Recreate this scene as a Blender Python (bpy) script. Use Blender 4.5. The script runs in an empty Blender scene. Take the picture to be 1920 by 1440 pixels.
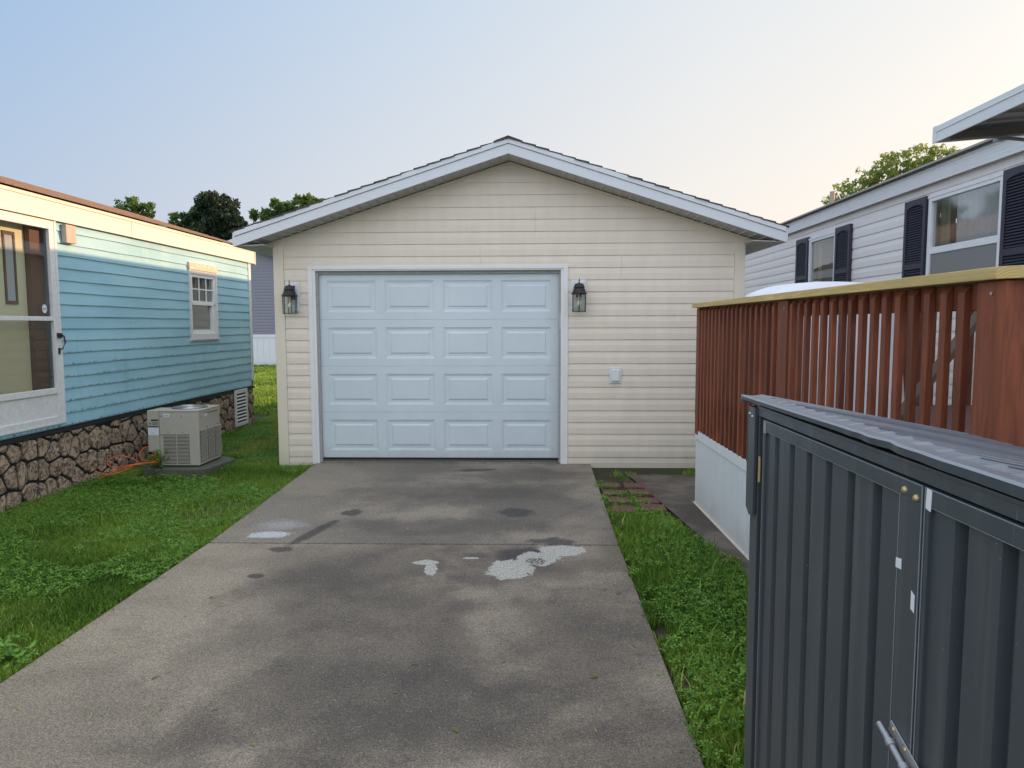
import bpy, math, random
import numpy as np
from mathutils import Vector, Matrix, Euler
R = math.radians
rnd = random.Random(7)
S = bpy.context.scene
COL = S.collection

# ------------------------------------------------------------------ camera (phone at eye height, 25 mm)
F = 1331.0
yaw, pit, roll = R(1.72), R(4.81), R(0.17)
fw = Vector((-math.sin(yaw)*math.cos(pit), math.cos(yaw)*math.cos(pit), -math.sin(pit)))
r0 = Vector((math.cos(yaw), math.sin(yaw), 0)); u0 = r0.cross(fw)
rt = r0*math.cos(roll) - u0*math.sin(roll); up = r0*math.sin(roll) + u0*math.cos(roll)
cam = bpy.data.cameras.new('camera'); cam.sensor_width = 36; cam.lens = F/1920*36
cam.clip_start = .05; cam.clip_end = 2000
co = bpy.data.objects.new('camera', cam); COL.objects.link(co)
co.matrix_world = Matrix(((rt.x, up.x, -fw.x, 0), (rt.y, up.y, -fw.y, 0), (rt.z, up.z, -fw.z, 1.57), (0, 0, 0, 1)))
S.camera = co
S.render.resolution_x, S.render.resolution_y = 1024, 768

# ------------------------------------------------------------------ light
SA, SE = R(25), math.atan(.293*math.cos(R(25)))
sd = Vector((math.cos(SA)*math.cos(SE), math.sin(SA)*math.cos(SE), math.sin(SE)))
sun = bpy.data.lights.new('sun', 'SUN'); sun.energy = 5.0; sun.angle = R(.5); sun.color = (1, .57, .30)
so = bpy.data.objects.new('sun', sun); COL.objects.link(so)
so.rotation_mode = 'QUATERNION'; so.rotation_quaternion = sd.to_track_quat('Z', 'Y'); so.location = (30, 15, 30)
W = bpy.data.worlds.new('World'); S.world = W; W.use_nodes = True
nt = W.node_tree; bg = nt.nodes['Background']
sky = nt.nodes.new('ShaderNodeTexSky'); sky.sky_type = 'NISHITA'; sky.sun_disc = False
sky.sun_elevation = SE; sky.sun_rotation = R(65); sky.dust_density = 3.5; sky.air_density = 1.3; sky.ozone_density = 1.5
# thin smoke haze: pale warm veil low in the sky, by real direction
tc = nt.nodes.new('ShaderNodeTexCoord'); sx = nt.nodes.new('ShaderNodeSeparateXYZ'); nt.links.new(tc.outputs['Generated'], sx.inputs[0])
def wmath(op, a, b=None, clamp=False):
    n = nt.nodes.new('ShaderNodeMath'); n.operation = op; n.use_clamp = clamp
    for i, q in enumerate((a, b)):
        if q is None: continue
        if isinstance(q, (int, float)): n.inputs[i].default_value = q
        else: nt.links.new(q, n.inputs[i])
    return n.outputs[0]
low = wmath('MULTIPLY', wmath('POWER', wmath('SUBTRACT', 1, wmath('ABSOLUTE', sx.outputs['Z']), True), 1.5), .08)
low = wmath('ADD', low, .80)
dotn = nt.nodes.new('ShaderNodeVectorMath'); dotn.operation = 'DOT_PRODUCT'; nt.links.new(tc.outputs['Generated'], dotn.inputs[0])
dotn.inputs[1].default_value = (math.cos(SA), math.sin(SA), .0)
side = wmath('MULTIPLY_ADD', dotn.outputs['Value'], .5)
side.node.inputs[2].default_value = .5
def wramp(stops):
    rp = nt.nodes.new('ShaderNodeValToRGB'); nt.links.new(side, rp.inputs[0]); cr = rp.color_ramp
    cr.elements[0].position, cr.elements[0].color = stops[0][0], stops[0][1]+(1,); cr.elements[1].position, cr.elements[1].color = stops[-1][0], stops[-1][1]+(1,)
    for p_, c_ in stops[1:-1]: e_ = cr.elements.new(p_); e_.color = c_+(1,)
    return rp
r_hor = wramp([(0, (3.3, 3.7, 4.9)), (.40, (3.5, 3.95, 4.8)), (.60, (4.9, 4.8, 4.95)), (.80, (6.1, 5.55, 5.15)), (1, (7.0, 6.0, 5.1))])
r_up = wramp([(0, (1.5, 2.7, 4.6)), (.40, (1.95, 3.3, 5.2)), (.60, (3.4, 4.4, 5.6)), (.80, (4.9, 5.3, 5.6)), (1, (5.7, 5.7, 5.5))])
ramp = nt.nodes.new('ShaderNodeMix'); ramp.data_type = 'RGBA'
nt.links.new(wmath('MULTIPLY', wmath('SUBTRACT', sx.outputs['Z'], .06), 2.2, True), ramp.inputs['Factor'])
nt.links.new(r_hor.outputs[0], ramp.inputs['A']); nt.links.new(r_up.outputs[0], ramp.inputs['B'])
mx = nt.nodes.new('ShaderNodeMix'); mx.data_type = 'RGBA'
nt.links.new(low, mx.inputs['Factor'])
nt.links.new(sky.outputs[0], mx.inputs['A']); 
# unseen fill added to the sky overhead and behind camera, brightening facade and ground
back = wmath('MULTIPLY', wmath('MULTIPLY_ADD', sx.outputs['Y'], -1.0, True), 1.5, True)
vs = nt.nodes.new('ShaderNodeVectorMath'); vs.operation = 'SCALE'; nt.links.new(ramp.outputs['Result'], vs.inputs[0])
topz = wmath('MULTIPLY', wmath('MAXIMUM', wmath('SUBTRACT', sx.outputs['Z'], .62), 0), 4.0, True)
vs.inputs['Scale'].default_value = 1.0
skyfill = nt.nodes.new('ShaderNodeMix'); skyfill.data_type = 'RGBA'; nt.links.new(wmath('MAXIMUM', back, topz, True), skyfill.inputs['Factor'])
nt.links.new(vs.outputs[0], skyfill.inputs['A']); skyfill.inputs['B'].default_value = (8.9, 9.4, 10.7, 1); nt.links.new(skyfill.outputs['Result'], mx.inputs['B'])
nt.links.new(mx.outputs['Result'], bg.inputs['Color']); bg.inputs['Strength'].default_value = .13
S.view_settings.view_transform = 'Standard'; S.view_settings.look = 'None'; S.view_settings.gamma = 1
S.view_settings.exposure = 0.36

# ------------------------------------------------------------------ materials
MC = {}
class NT:
    def __init__(s, m): s.m = m; s.t = m.node_tree; s.b = s.t.nodes['Principled BSDF']
    def n(s, kind, **k):
        q = s.t.nodes.new(kind)
        for a, v in k.items(): setattr(q, a, v)
        return q
    def l(s, a, b): s.t.links.new(a, b)
    def put(s, sock, v):
        if isinstance(v, (int, float, tuple)): sock.default_value = v
        else: s.l(v, sock)
    def math(s, op, a, b=0, c=0, clamp=False):
        q = s.n('ShaderNodeMath', operation=op, use_clamp=clamp)
        for i, v in enumerate((a, b, c)): s.put(q.inputs[i], v)
        return q.outputs[0]
    def pos(s):
        if not hasattr(s, '_p'): s._p = s.n('ShaderNodeNewGeometry').outputs['Position']
        return s._p
    def xyz(s):
        q = s.n('ShaderNodeSeparateXYZ'); s.l(s.pos(), q.inputs[0]); return q.outputs
    def scaled(s, sc):
        q = s.n('ShaderNodeMapping'); s.l(s.pos(), q.inputs[0]); q.inputs['Scale'].default_value = sc; return q.outputs[0]
    def noise(s, scale, detail=4, rough=.55, vec=None, dist=0):
        q = s.n('ShaderNodeTexNoise'); s.l(vec or s.pos(), q.inputs['Vector'])
        q.inputs['Scale'].default_value = scale; q.inputs['Detail'].default_value = detail
        q.inputs['Roughness'].default_value = rough; q.inputs['Distortion'].default_value = dist
        return q.outputs[0]
    def voro(s, scale, feature='F1', vec=None, out='Distance'):
        q = s.n('ShaderNodeTexVoronoi', feature=feature); s.l(vec or s.pos(), q.inputs['Vector']); q.inputs['Scale'].default_value = scale
        return q.outputs[out]
    def ss(s, v, lo, hi):
        q = s.n('ShaderNodeMapRange', interpolation_type='SMOOTHSTEP'); s.l(v, q.inputs[0])
        q.inputs[1].default_value = lo; q.inputs[2].default_value = hi; return q.outputs[0]
    def mix(s, f, a, b, mode='MIX'):
        q = s.n('ShaderNodeMix', data_type='RGBA', blend_type=mode)
        s.put(q.inputs['Factor'], f)
        for nm, v in (('A', a), ('B', b)):
            if isinstance(v, (int, float)): v = (v, v, v, 1)
            if isinstance(v, tuple) and len(v) == 3: v = v + (1,)
            s.put(q.inputs[nm], v)
        return q.outputs['Result']
    def bump(s, h, strength=.3, dist=.01):
        q = s.n('ShaderNodeBump'); s.l(h, q.inputs['Height']); q.inputs['Strength'].default_value = strength
        q.inputs['Distance'].default_value = dist
        if s.b.inputs['Normal'].links: s.l(s.b.inputs['Normal'].links[0].from_socket, q.inputs['Normal'])
        s.l(q.outputs[0], s.b.inputs['Normal'])
    def base(s, v): s.put(s.b.inputs['Base Color'], v if not (isinstance(v, tuple) and len(v) == 3) else v+(1,))

def newmat(name, rough=.6, metal=0, spec=.5):
    m = bpy.data.materials.new(name); m.use_nodes = True; k = NT(m)
    k.b.inputs['Roughness'].default_value = rough; k.b.inputs['Metallic'].default_value = metal
    k.b.inputs['Specular IOR Level'].default_value = spec
    MC[name] = m
    return k
def mat(name, col, rough=.6, var=.06, vs=4, bump=0, bs=60, metal=0, spec=.5, stretch=None, fine=0, fs=150):
    """plain surface with uneven tone, dust and a little relief"""
    k = newmat(name, rough, metal, spec)
    vec = k.scaled(stretch) if stretch else None
    c = k.mix(k.noise(vs, 5, .6, vec), tuple(x*(1-var) for x in col), tuple(min(1, x*(1+var)) for x in col))
    if fine: c = k.mix(fine, c, k.mix(k.ss(k.noise(fs, 2, .5, vec), .35, .65), tuple(x*.45 for x in col), tuple(min(1, x*1.6) for x in col)))
    k.base(c)
    if bump: k.bump(k.noise(bs, 4, .6, vec), bump, .01)
    rr = k.math('MULTIPLY_ADD', k.noise(vs*1.7, 4), .25, rough-.12, True); k.l(rr, k.b.inputs['Roughness'])
    return k.m
def vinyl(name, col, dirt=.10, wave=True):
    k = newmat(name, .48, spec=.4)
    streak = k.noise(3.0, 5, .6, k.scaled((3, 3, .6)))
    c = k.mix(k.ss(streak, .3, .75), tuple(x*(1-dirt) for x in col), col)
    c = k.mix(k.math('MULTIPLY', k.ss(k.noise(38, 3, .6), .66, .74), .22), c, tuple(x*.55 for x in col))
    z = k.xyz()[2]
    splash = k.math('MULTIPLY', k.math('SUBTRACT', 1, k.ss(k.math('ADD', z, k.math('MULTIPLY', k.noise(6, 4), .25)), .05, .38)), .3)
    c = k.mix(splash, c, (.30, .27, .20))
    k.base(c)
    k.bump(k.noise(2.2, 2, .5), .25 if wave else .1, .02)
    k.bump(k.noise(1.0, 3, .6, k.scaled((6, 6, 120))), .05, .004)
    return k.m
def glassy(name, tint=(.8, .85, .83), refl=.12, rough=.02):
    m = bpy.data.materials.new(name); m.use_nodes = True; t = m.node_tree; t.nodes.clear()
    o = t.nodes.new('ShaderNodeOutputMaterial'); a = t.nodes.new('ShaderNodeBsdfTransparent'); g = t.nodes.new('ShaderNodeBsdfGlossy')
    a.inputs[0].default_value = tint+(1,); g.inputs['Roughness'].default_value = rough
    fz0 = t.nodes.new('ShaderNodeLayerWeight'); fz0.inputs[0].default_value = .5; fz = t.nodes.new('ShaderNodeMath'); fz.operation = 'POWER'; t.links.new(fz0.outputs['Facing'], fz.inputs[0]); fz.inputs[1].default_value = 3.5
    ad = t.nodes.new('ShaderNodeMath'); ad.operation = 'ADD'; ad.use_clamp = True; t.links.new(fz.outputs[0], ad.inputs[0]); ad.inputs[1].default_value = refl
    ns = t.nodes.new('ShaderNodeTexNoise'); ns.inputs['Scale'].default_value = 1.3
    tcx = t.nodes.new('ShaderNodeNewGeometry'); t.links.new(tcx.outputs['Position'], ns.inputs['Vector'])
    bp = t.nodes.new('ShaderNodeBump'); bp.inputs['Strength'].default_value = .12; bp.inputs['Distance'].default_value = .02
    t.links.new(ns.outputs[0], bp.inputs['Height']); t.links.new(bp.outputs[0], g.inputs['Normal'])
    mxs = t.nodes.new('ShaderNodeMixShader'); t.links.new(ad.outputs[0], mxs.inputs[0]); t.links.new(a.outputs[0], mxs.inputs[1]); t.links.new(g.outputs[0], mxs.inputs[2])
    t.links.new(mxs.outputs[0], o.inputs[0]); MC[name] = m
    return m

vinyl('cream', (.79, .715, .60), .06); vinyl('creamtrim', (.78, .71, .58), .05); vinyl('whitevinyl', (.72, .76, .79), .05)
vinyl('whitehouse', (.76, .75, .74), .04); vinyl('greyvinyl', (.22, .23, .28), .05)
mat('white', (.77, .78, .77), .4, .04, 5, .05, 30); mat('whitepaint', (.66, .67, .66), .5, .10, 12, .2, 40, fine=.10, fs=40)
mat('soffit', (.50, .49, .46), .6, .05); mat('black', (.012, .012, .013), .7, .1); mat('blackmetal', (.018, .014, .016), .45, .2, 30, .3, 120)
mat('fasciawhite', (.64, .68, .71), .38, .05, 6, .1, 8, stretch=(1, 1, 3)); mat('creamfascia', (.72, .68, .60), .5, .06, 6, .2, 30, stretch=(.3, .3, 12))
mat('galv', (.45, .46, .47), .35, .1, 20, metal=.8); mat('brass', (.55, .42, .22), .4, .2, 40, metal=.7)
mat('sealgrey', (.36, .36, .35), .7, .35, 30, .3, 80); mat('shutter', (.028, .030, .050), .5, .1, 10)
mat('beige', (.44, .42, .35), .5, .06, 8, .08, 20, fine=.05, fs=60); mat('beigedark', (.20, .19, .16), .6, .1)
mat('curtain', (.42, .38, .30), .8, .1, 10, .2, 40); mat('dark', (.02, .02, .022), .8, .1); mat('browntrim', (.13, .055, .03), .5, .2, 20, stretch=(1, 1, .1))
mat('innerdoor', (.78, .72, .50), .5, .05, 3); mat('boxbeige', (.42, .35, .29), .6, .06)
mat('rawboard', (.62, .50, .40), .7, .18, 12, .4, 60, fine=.25, fs=30); mat('screen', (.20, .21, .21), .8, .1, 200)
mat('sheet', (.70, .72, .78), .6, .05, 4, .2, 14); mat('orange', (.75, .12, .03), .5, .1); mat('stickerblue', (.05, .15, .45), .4, .02); mat('stickerwhite', (.72, .75, .8), .4, .04)
mat('padstone', (.10, .11, .08), .85, .3, 14, .6, 60, fine=.3, fs=70); mat('labelgrey', (.45, .48, .52), .5, .15, 200)
mat('bark', (.10, .075, .05), .9, .3, 6, .8, 12, stretch=(1, 1, .2)); mat('redleaf', (.22, .05, .03), .7, .3, 30)
mat('bulb', (.75, .75, .68), .2, .02); mat('candle', (.55, .45, .25), .5, .05); mat('deckboard', (.13, .055, .05), .7, .2, 5, .3, 40, stretch=(1, 6, 1))
glassy('glass', refl=.10); glassy('windowglass', (.82, .85, .82), .32, .06); glassy('lampglass', (.9, .92, .88), .05); glassy('dimglass', (.74, .76, .72), .10)

def wood(name, col, dark, rough=.6, scale=1.0, yel=False):
    k = newmat(name, rough, spec=.35)
    v = k.scaled((9*scale, 9*scale, .9)) if not yel else k.scaled((14, 1.1, 26))
    g = k.noise(2.2, 6, .65, v, 1.2)
    c = k.mix(k.ss(g, .35, .68), col, dark)
    c = k.mix(k.ss(k.noise(1.6, 3, .6), .35, .7), c, tuple(x*.72 for x in col))
    w = k.noise(7, 3, .6, k.scaled((2, 2, .25)))
    c = k.mix(k.math('MULTIPLY', k.ss(w, .6, .8), .55), c, tuple(x*.5+.02 for x in dark))
    vd = k.voro(3.4 if yel else 2.6, vec=k.scaled((1, 1, 1.2)))
    c = k.mix(k.math('MULTIPLY', k.math('SUBTRACT', 1, k.ss(vd, .03, .11)), .7), c, tuple(x*.35 for x in dark))
    oi = k.n('ShaderNodeObjectInfo'); rv = k.math('MULTIPLY_ADD', oi.outputs['Random'], .55, .70)
    cc = k.n('ShaderNodeCombineColor'); [k.l(rv, cc.inputs[i]) for i in range(3)]
    if not yel: c = k.mix(1.0, c, cc.outputs[0], 'MULTIPLY')
    k.base(c); k.bump(g, .35, .004)
    return k.m
wood('redwood', (.25, .075, .034), (.12, .036, .02)); wood('yellowpine', (.68, .52, .22), (.48, .34, .12), .6, 1, True)
def endgrain():
    k = newmat('endgrain', .65)
    w = k.n('ShaderNodeTexWave', wave_type='RINGS', rings_direction='SPHERICAL')
    mp = k.n('ShaderNodeMapping'); k.l(k.pos(), mp.inputs[0]); mp.inputs['Location'].default_value = (-1.47, -2.24, -1.66); k.l(mp.outputs[0], w.inputs[0])
    w.inputs['Scale'].default_value = 38; w.inputs['Distortion'].default_value = 1.2
    k.base(k.mix(w.outputs[1], (.50, .34, .12), (.62, .48, .20)))
endgrain()
def shingle(name, a, b):
    k = newmat(name, .9, spec=.2)
    br = k.n('ShaderNodeTexBrick'); k.l(k.scaled((1, 3.2, 0)), br.inputs[0])
    c = k.mix(k.noise(9, 4, .7), a, b); c = k.mix(.5, c, k.mix(k.ss(k.noise(160, 2, .5), .35, .7), tuple(x*.5 for x in a), tuple(x*1.5 for x in b)))
    k.base(c); k.bump(k.noise(160, 2), .5, .004)
shingle('shinglebrown', (.13, .10, .085), (.24, .19, .16)); shingle('shingledark', (.05, .047, .045), (.10, .09, .085))
def bluewall():
    k = newmat('bluesiding', .55, spec=.35)
    x, y, z = k.xyz()[:3]
    c = k.mix(k.ss(k.noise(1.3, 4, .6, k.scaled((1, .5, 2.5))), .3, .7), (.25, .48, .57), (.33, .57, .66))
    c = k.mix(k.math('MULTIPLY', k.ss(k.noise(5, 5, .6, k.scaled((1, 1, .5))), .5, .78), .35), c, (.42, .60, .60))
    # mildew collects under each lap of the lower boards
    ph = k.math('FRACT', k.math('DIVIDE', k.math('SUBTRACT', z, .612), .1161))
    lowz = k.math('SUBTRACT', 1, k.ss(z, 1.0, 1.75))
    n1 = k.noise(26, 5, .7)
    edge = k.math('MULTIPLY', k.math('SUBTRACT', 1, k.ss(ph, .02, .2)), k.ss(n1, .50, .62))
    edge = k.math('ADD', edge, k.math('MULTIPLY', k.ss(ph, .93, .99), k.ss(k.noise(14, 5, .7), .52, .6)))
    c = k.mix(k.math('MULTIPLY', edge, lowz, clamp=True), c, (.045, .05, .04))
    st = k.ss(k.noise(6, 4, .6, k.scaled((1, 1, .12))), .56, .75)
    c = k.mix(k.math('MULTIPLY', st, k.math('MULTIPLY', lowz, .3)), c, (.18, .32, .25))
    k.base(c); k.bump(k.noise(3, 3), .2, .02); k.bump(k.noise(60, 3, .6, k.scaled((1, .1, 1))), .12, .004)
bluewall()
def stone():
    k = newmat('stone', .75, spec=.35)
    n1 = k.noise(7, 6, .7, None, .6); n2 = k.noise(17, 6, .72, None, 1.4)
    c = k.mix(k.ss(n1, .3, .7), (.30, .215, .15), (.54, .41, .29))
    c = k.mix(k.math('MULTIPLY', k.ss(n2, .46, .58), .9), c, (.055, .045, .04))
    c = k.mix(k.math('MULTIPLY', k.ss(k.noise(48, 3, .6), .55, .66), .7), c, (.58, .46, .33))
    k.base(c); k.bump(n2, .9, .02)
stone()
def doorpaint():
    k = newmat('doorpaint', .42, spec=.4)
    gr = k.noise(2, 6, .7, k.scaled((3, 3, 90)), .5)
    c = k.mix(k.ss(k.noise(1.1, 5, .65), .3, .75), (.58, .67, .71), (.65, .73, .77))
    c = k.mix(k.math('MULTIPLY', k.ss(k.noise(5, 5, .7, k.scaled((1, 1, .25))), .55, .8), .25), c, (.52, .56, .56))
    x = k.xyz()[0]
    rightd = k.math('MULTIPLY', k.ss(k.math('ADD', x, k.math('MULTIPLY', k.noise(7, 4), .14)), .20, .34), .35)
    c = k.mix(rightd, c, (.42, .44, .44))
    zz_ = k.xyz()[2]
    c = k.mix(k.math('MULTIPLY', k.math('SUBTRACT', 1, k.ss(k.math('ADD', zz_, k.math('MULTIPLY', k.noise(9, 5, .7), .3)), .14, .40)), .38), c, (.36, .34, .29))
    k.base(c); k.bump(gr, .22, .004); k.bump(k.noise(1.5, 2), .15, .02)
doorpaint()
def shedpaint(name, col, rough, fleck=.5):
    k = newmat(name, rough, spec=.5)
    c = k.mix(k.noise(2, 4), tuple(v*.85 for v in col), tuple(v*1.15 for v in col))
    c = k.mix(k.math('MULTIPLY', k.ss(k.noise(9, 4, .6, k.scaled((1, 1, .15))), .55, .8), .15), c, (.2, .2, .2))
    c = k.mix(k.math('MULTIPLY', k.ss(k.noise(140, 2, .5), .745, .765), fleck), c, (.45, .48, .5))
    if fleck > .4:
        z = k.xyz()[2]; drip = k.ss(k.noise(22, 4, .6, k.scaled((1, 1, .05))), .52, .72)
        c = k.mix(k.math('MULTIPLY', drip, .22), c, (.17, .175, .17))
        c = k.mix(k.math('MULTIPLY', k.math('SUBTRACT', 1, k.ss(k.math('ADD', z, k.math('MULTIPLY', k.noise(5, 4), .5)), .3, 1.0)), .25), c, (.14, .13, .115))
    scr = k.noise(9, 3, .5, k.scaled((1, 9, .35)), 2.5)
    c = k.mix(k.math('MULTIPLY', k.ss(scr, .735, .75), fleck*.6), c, (.3, .33, .36))
    k.base(c); k.bump(k.noise(5, 3), .12, .01); k.bump(k.noise(300, 2), .08, .002)
    k.l(k.math('MULTIPLY_ADD', k.noise(6, 5, .6), .3, rough-.14, True), k.b.inputs['Roughness'])
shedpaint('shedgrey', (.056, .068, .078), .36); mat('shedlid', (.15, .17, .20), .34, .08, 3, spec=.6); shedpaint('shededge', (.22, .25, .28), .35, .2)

def concrete():
    k = newmat('concrete', .8, spec=.35)
    x, y, z = k.xyz()[:3]
    def blob(cx, cy, rx, ry, rot=0, soft=.25, amt=.35, ns=5):
        dx = k.math('SUBTRACT', x, cx); dy = k.math('SUBTRACT', y, cy); c, s_ = math.cos(rot), math.sin(rot)
        a = k.math('DIVIDE', k.math('ADD', k.math('MULTIPLY', dx, c), k.math('MULTIPLY', dy, s_)), rx)
        b = k.math('DIVIDE', k.math('SUBTRACT', k.math('MULTIPLY', dy, c), k.math('MULTIPLY', dx, s_)), ry)
        d = k.math('SQRT', k.math('ADD', k.math('MULTIPLY', a, a), k.math('MULTIPLY', b, b)))
        d = k.math('ADD', d, k.math('MULTIPLY', k.math('SUBTRACT', k.noise(ns, 6, .72), .5), amt*7))
        return k.math('SUBTRACT', 1, k.ss(d, 1-soft, 1+soft))
    big = k.noise(.9, 4, .55, None, .5); mid = k.noise(3.2, 5, .6)
    c = k.mix(k.ss(big, .38, .60), (.155, .132, .104), (.305, .260, .200))
    c = k.mix(k.math('MULTIPLY', k.ss(mid, .46, .66), .45), c, (.105, .09, .076))
    c = k.mix(k.math('MULTIPLY', k.ss(k.noise(8, 5, .7), .5, .7), .25), c, (.08, .07, .062))
    # left side is drier and paler
    dry = k.math('SUBTRACT', 1, k.ss(k.math('ADD', x, k.math('MULTIPLY', k.math('SUBTRACT', big, .5), 1.6)), -2.1, -1.1))
    c = k.mix(k.math('MULTIPLY', dry, .45), c, (.32, .275, .212))
    back = k.ss(y, 4.955, 4.975)
    c = k.mix(k.math('MULTIPLY', back, .25), c, (.15, .155, .15))
    def lay(c, m, amt, col): return k.mix(k.math('MULTIPLY', m, amt, clamp=True), c, col)
    for a in ((-.95, 3.6, .5, .9, .5, .6, .25, 2), (-.25, 4.45, .45, .32, 0, .5, .3, 3), (-1.0, 4.45, .75, .3, .5, .5, .3, 3), (.2, 3.35, .35, .6, 0, .6, .3, 3), (-.75, 2.8, .75, .38, 0, .6, .3, 3),
              (-.8, 6.5, 1.0, .4, 0, .6, .3, 3), (-.6, 5.4, .9, .22, 0, .5, .3, 3), (.0, 7.3, .5, .3, 0, .6, .3, 4)):
        c = lay(c, blob(*a), .55, (.062, .056, .050))
    for a in ((-1.77, 4.82, .085, .06, 0, .15, .2, 14), (-1.74, 4.29, .055, .045, 0, .2, .2, 14), (-1.66, 5.25, .05, .34, -.25, .3, .2, 8), (-1.52, 5.80, .08, .10, 0, .2, .3, 14),
              (-.14, 5.82, .14, .14, 0, .35, .25, 9), (-.62, 7.55, .22, .07, .15, .3, .35, 9), (.13, 5.04, .16, .08, 0, .3, .3, 9), (-.05, 4.72, .19, .17, .2, .25, .22, 8)):
        c = lay(c, blob(*a), .75, (.034, .034, .038))
    un = None
    for a in ((-.14, 4.45, .15, .19, -.35, .04, .22, 11), (.03, 4.66, .15, .14, .5, .04, .22, 11), (.20, 4.83, .17, .12, .1, .04, .22, 11)):
        b_ = blob(*a); un = b_ if un is None else k.math('MAXIMUM', un, b_)
    un = k.math('MULTIPLY', un, k.math('SUBTRACT', 1, k.math('MULTIPLY', blob(.02, 4.60, .07, .07, 0, .1, .2, 20), k.ss(k.noise(60, 2), .4, .6))))
    sm = k.math('MAXIMUM', blob(-.71, 4.57, .085, .05, 0, .05, .22, 16), blob(-.66, 4.44, .04, .13, .1, .05, .22, 16))
    un = k.math('MAXIMUM', un, k.math('MAXIMUM', sm, blob(-.42, 4.66, .05, .02, 0, .05, .2, 20)))
    c = lay(c, k.math('MULTIPLY', un, k.math('MULTIPLY_ADD', k.ss(k.noise(120, 3), .3, .6), .4, .6)), .9, (.47, .47, .43))
    c = lay(c, blob(-1.99, 5.16, .15, .08, 0, .25, .35, 12), .85, (.52, .56, .60))
    c = lay(c, blob(-1.98, 5.42, .18, .12, 0, .6, .3, 9), .4, (.42, .45, .48))
    # exposed sand and aggregate
    sp = k.ss(k.noise(120, 4, .75), .40, .60)
    c = k.mix(1.0, c, k.mix(sp, (.62, .62, .62), (1.35, 1.33, 1.30)), 'MULTIPLY')
    c = k.mix(1.0, c, k.mix(k.ss(k.noise(45, 3, .6), .35, .65), (.86, .86, .86), (1.12, 1.12, 1.12)), 'MULTIPLY')
    vo = k.voro(95, out='Color'); vd = k.voro(95)
    pk = k.n('ShaderNodeSeparateColor'); k.l(vo, pk.inputs[0])
    c = k.mix(k.math('MULTIPLY', k.ss(pk.outputs[0], .82, .9), k.math('MULTIPLY', k.math('SUBTRACT', 1, k.ss(vd, .2, .4)), .55)), c, (.045, .04, .037))
    c = k.mix(k.math('MULTIPLY', k.ss(pk.outputs[1], .95, .98), k.math('MULTIPLY', k.math('SUBTRACT', 1, k.ss(vd, .2, .35)), .7)), c, (.50, .44, .36))
    # hairline crack at the right of the apron and the flaked corner
    cd = k.math('ABSOLUTE', k.math('SUBTRACT', k.math('ADD', k.math('MULTIPLY', k.math('SUBTRACT', x, .1), 1.35), k.math('MULTIPLY', k.noise(6, 4), .25)), k.math('SUBTRACT', y, 5.45)))
    ck = k.math('MULTIPLY', k.math('SUBTRACT', 1, k.ss(cd, .004, .012)), k.math('MULTIPLY', k.ss(x, .12, .2), back))
    c = k.mix(k.math('MULTIPLY', ck, .6), c, (.05, .047, .042))
    k.base(c)
    k.bump(k.noise(150, 3, .7), .5, .006); k.bump(vd, .2, .004)
    wet = blob(-1.99, 5.16, .15, .08, 0, .25, .35, 12)
    k.l(k.math('SUBTRACT', k.math('MULTIPLY_ADD', big, .25, .62), k.math('MULTIPLY', wet, .35), clamp=True), k.b.inputs['Roughness'])
concrete()
def soil():
    k = newmat('soil', .95, spec=.2)
    x, y, z = k.xyz()[:3]
    dirt = k.mix(k.noise(40, 5, .7), (.035, .028, .020), (.085, .070, .052))
    gr = k.mix(k.noise(14, 5, .7), (.022, .055, .010), (.05, .115, .018))
    gr = k.mix(k.ss(k.noise(1.2, 4, .6), .45, .7), gr, (.10, .15, .03))
    far = k.ss(y, 11, 16)
    m = k.math('ADD', k.math('MULTIPLY', k.ss(k.noise(3, 4), .45, .6), .55), far, clamp=True)
    k.base(k.mix(m, dirt, gr)); k.bump(k.noise(60, 4, .7), .8, .02)
    k2 = newmat('dirtpath', .9, spec=.25)
    c = k2.mix(k2.ss(k2.noise(2.5, 5, .6), .35, .65), (.085, .072, .060), (.165, .145, .122))
    c = k2.mix(k2.math('MULTIPLY', k2.ss(k2.noise(90, 3, .6), .55, .7), .6), c, (.035, .03, .026))
    c = k2.mix(k2.math('MULTIPLY', k2.ss(k2.noise(9, 4, .7), .62, .7), .7), c, (.05, .09, .025))
    k2.base(c); k2.bump(k2.noise(70, 4, .7), .5, .01)
    k3 = newmat('brick', .85, spec=.25)
    c = k3.mix(k3.noise(22, 4, .6), (.105, .055, .045), (.19, .10, .08)); c = k3.mix(k3.math('MULTIPLY', k3.ss(k3.noise(45, 4, .7), .55, .7), .5), c, (.06, .05, .045))
    k3.base(c); k3.bump(k3.noise(90, 4, .7), .6, .006)
soil()
def leafmat(name, a, b, cc, trans=.35, rough=.5):
    k = newmat(name, rough, spec=.3)
    at = k.n('ShaderNodeAttribute', attribute_name='tint')
    c = k.mix(k.ss(at.outputs['Fac'], 0, .6), a, b); c = k.mix(k.ss(at.outputs['Fac'], .72, 1.0), c, cc); k.base(c)
    t = k.t; tr = k.n('ShaderNodeBsdfTranslucent'); k.l(c, tr.inputs[0]); ms = k.n('ShaderNodeMixShader'); ms.inputs[0].default_value = trans
    o = [q for q in t.nodes if q.type == 'OUTPUT_MATERIAL'][0]; k.l(k.b.outputs[0], ms.inputs[1]); k.l(tr.outputs[0], ms.inputs[2]); k.l(ms.outputs[0], o.inputs[0])
leafmat('grassblade', (.060, .150, .018), (.23, .37, .050), (.50, .46, .18)); leafmat('clover', (.065, .18, .026), (.21, .42, .06), (.36, .50, .14))
leafmat('treeleaf', (.055, .11, .025), (.12, .20, .04), (.24, .29, .07)); leafmat('coniferleaf', (.014, .030, .016), (.035, .062, .026), (.10, .115, .03), .2)
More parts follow.
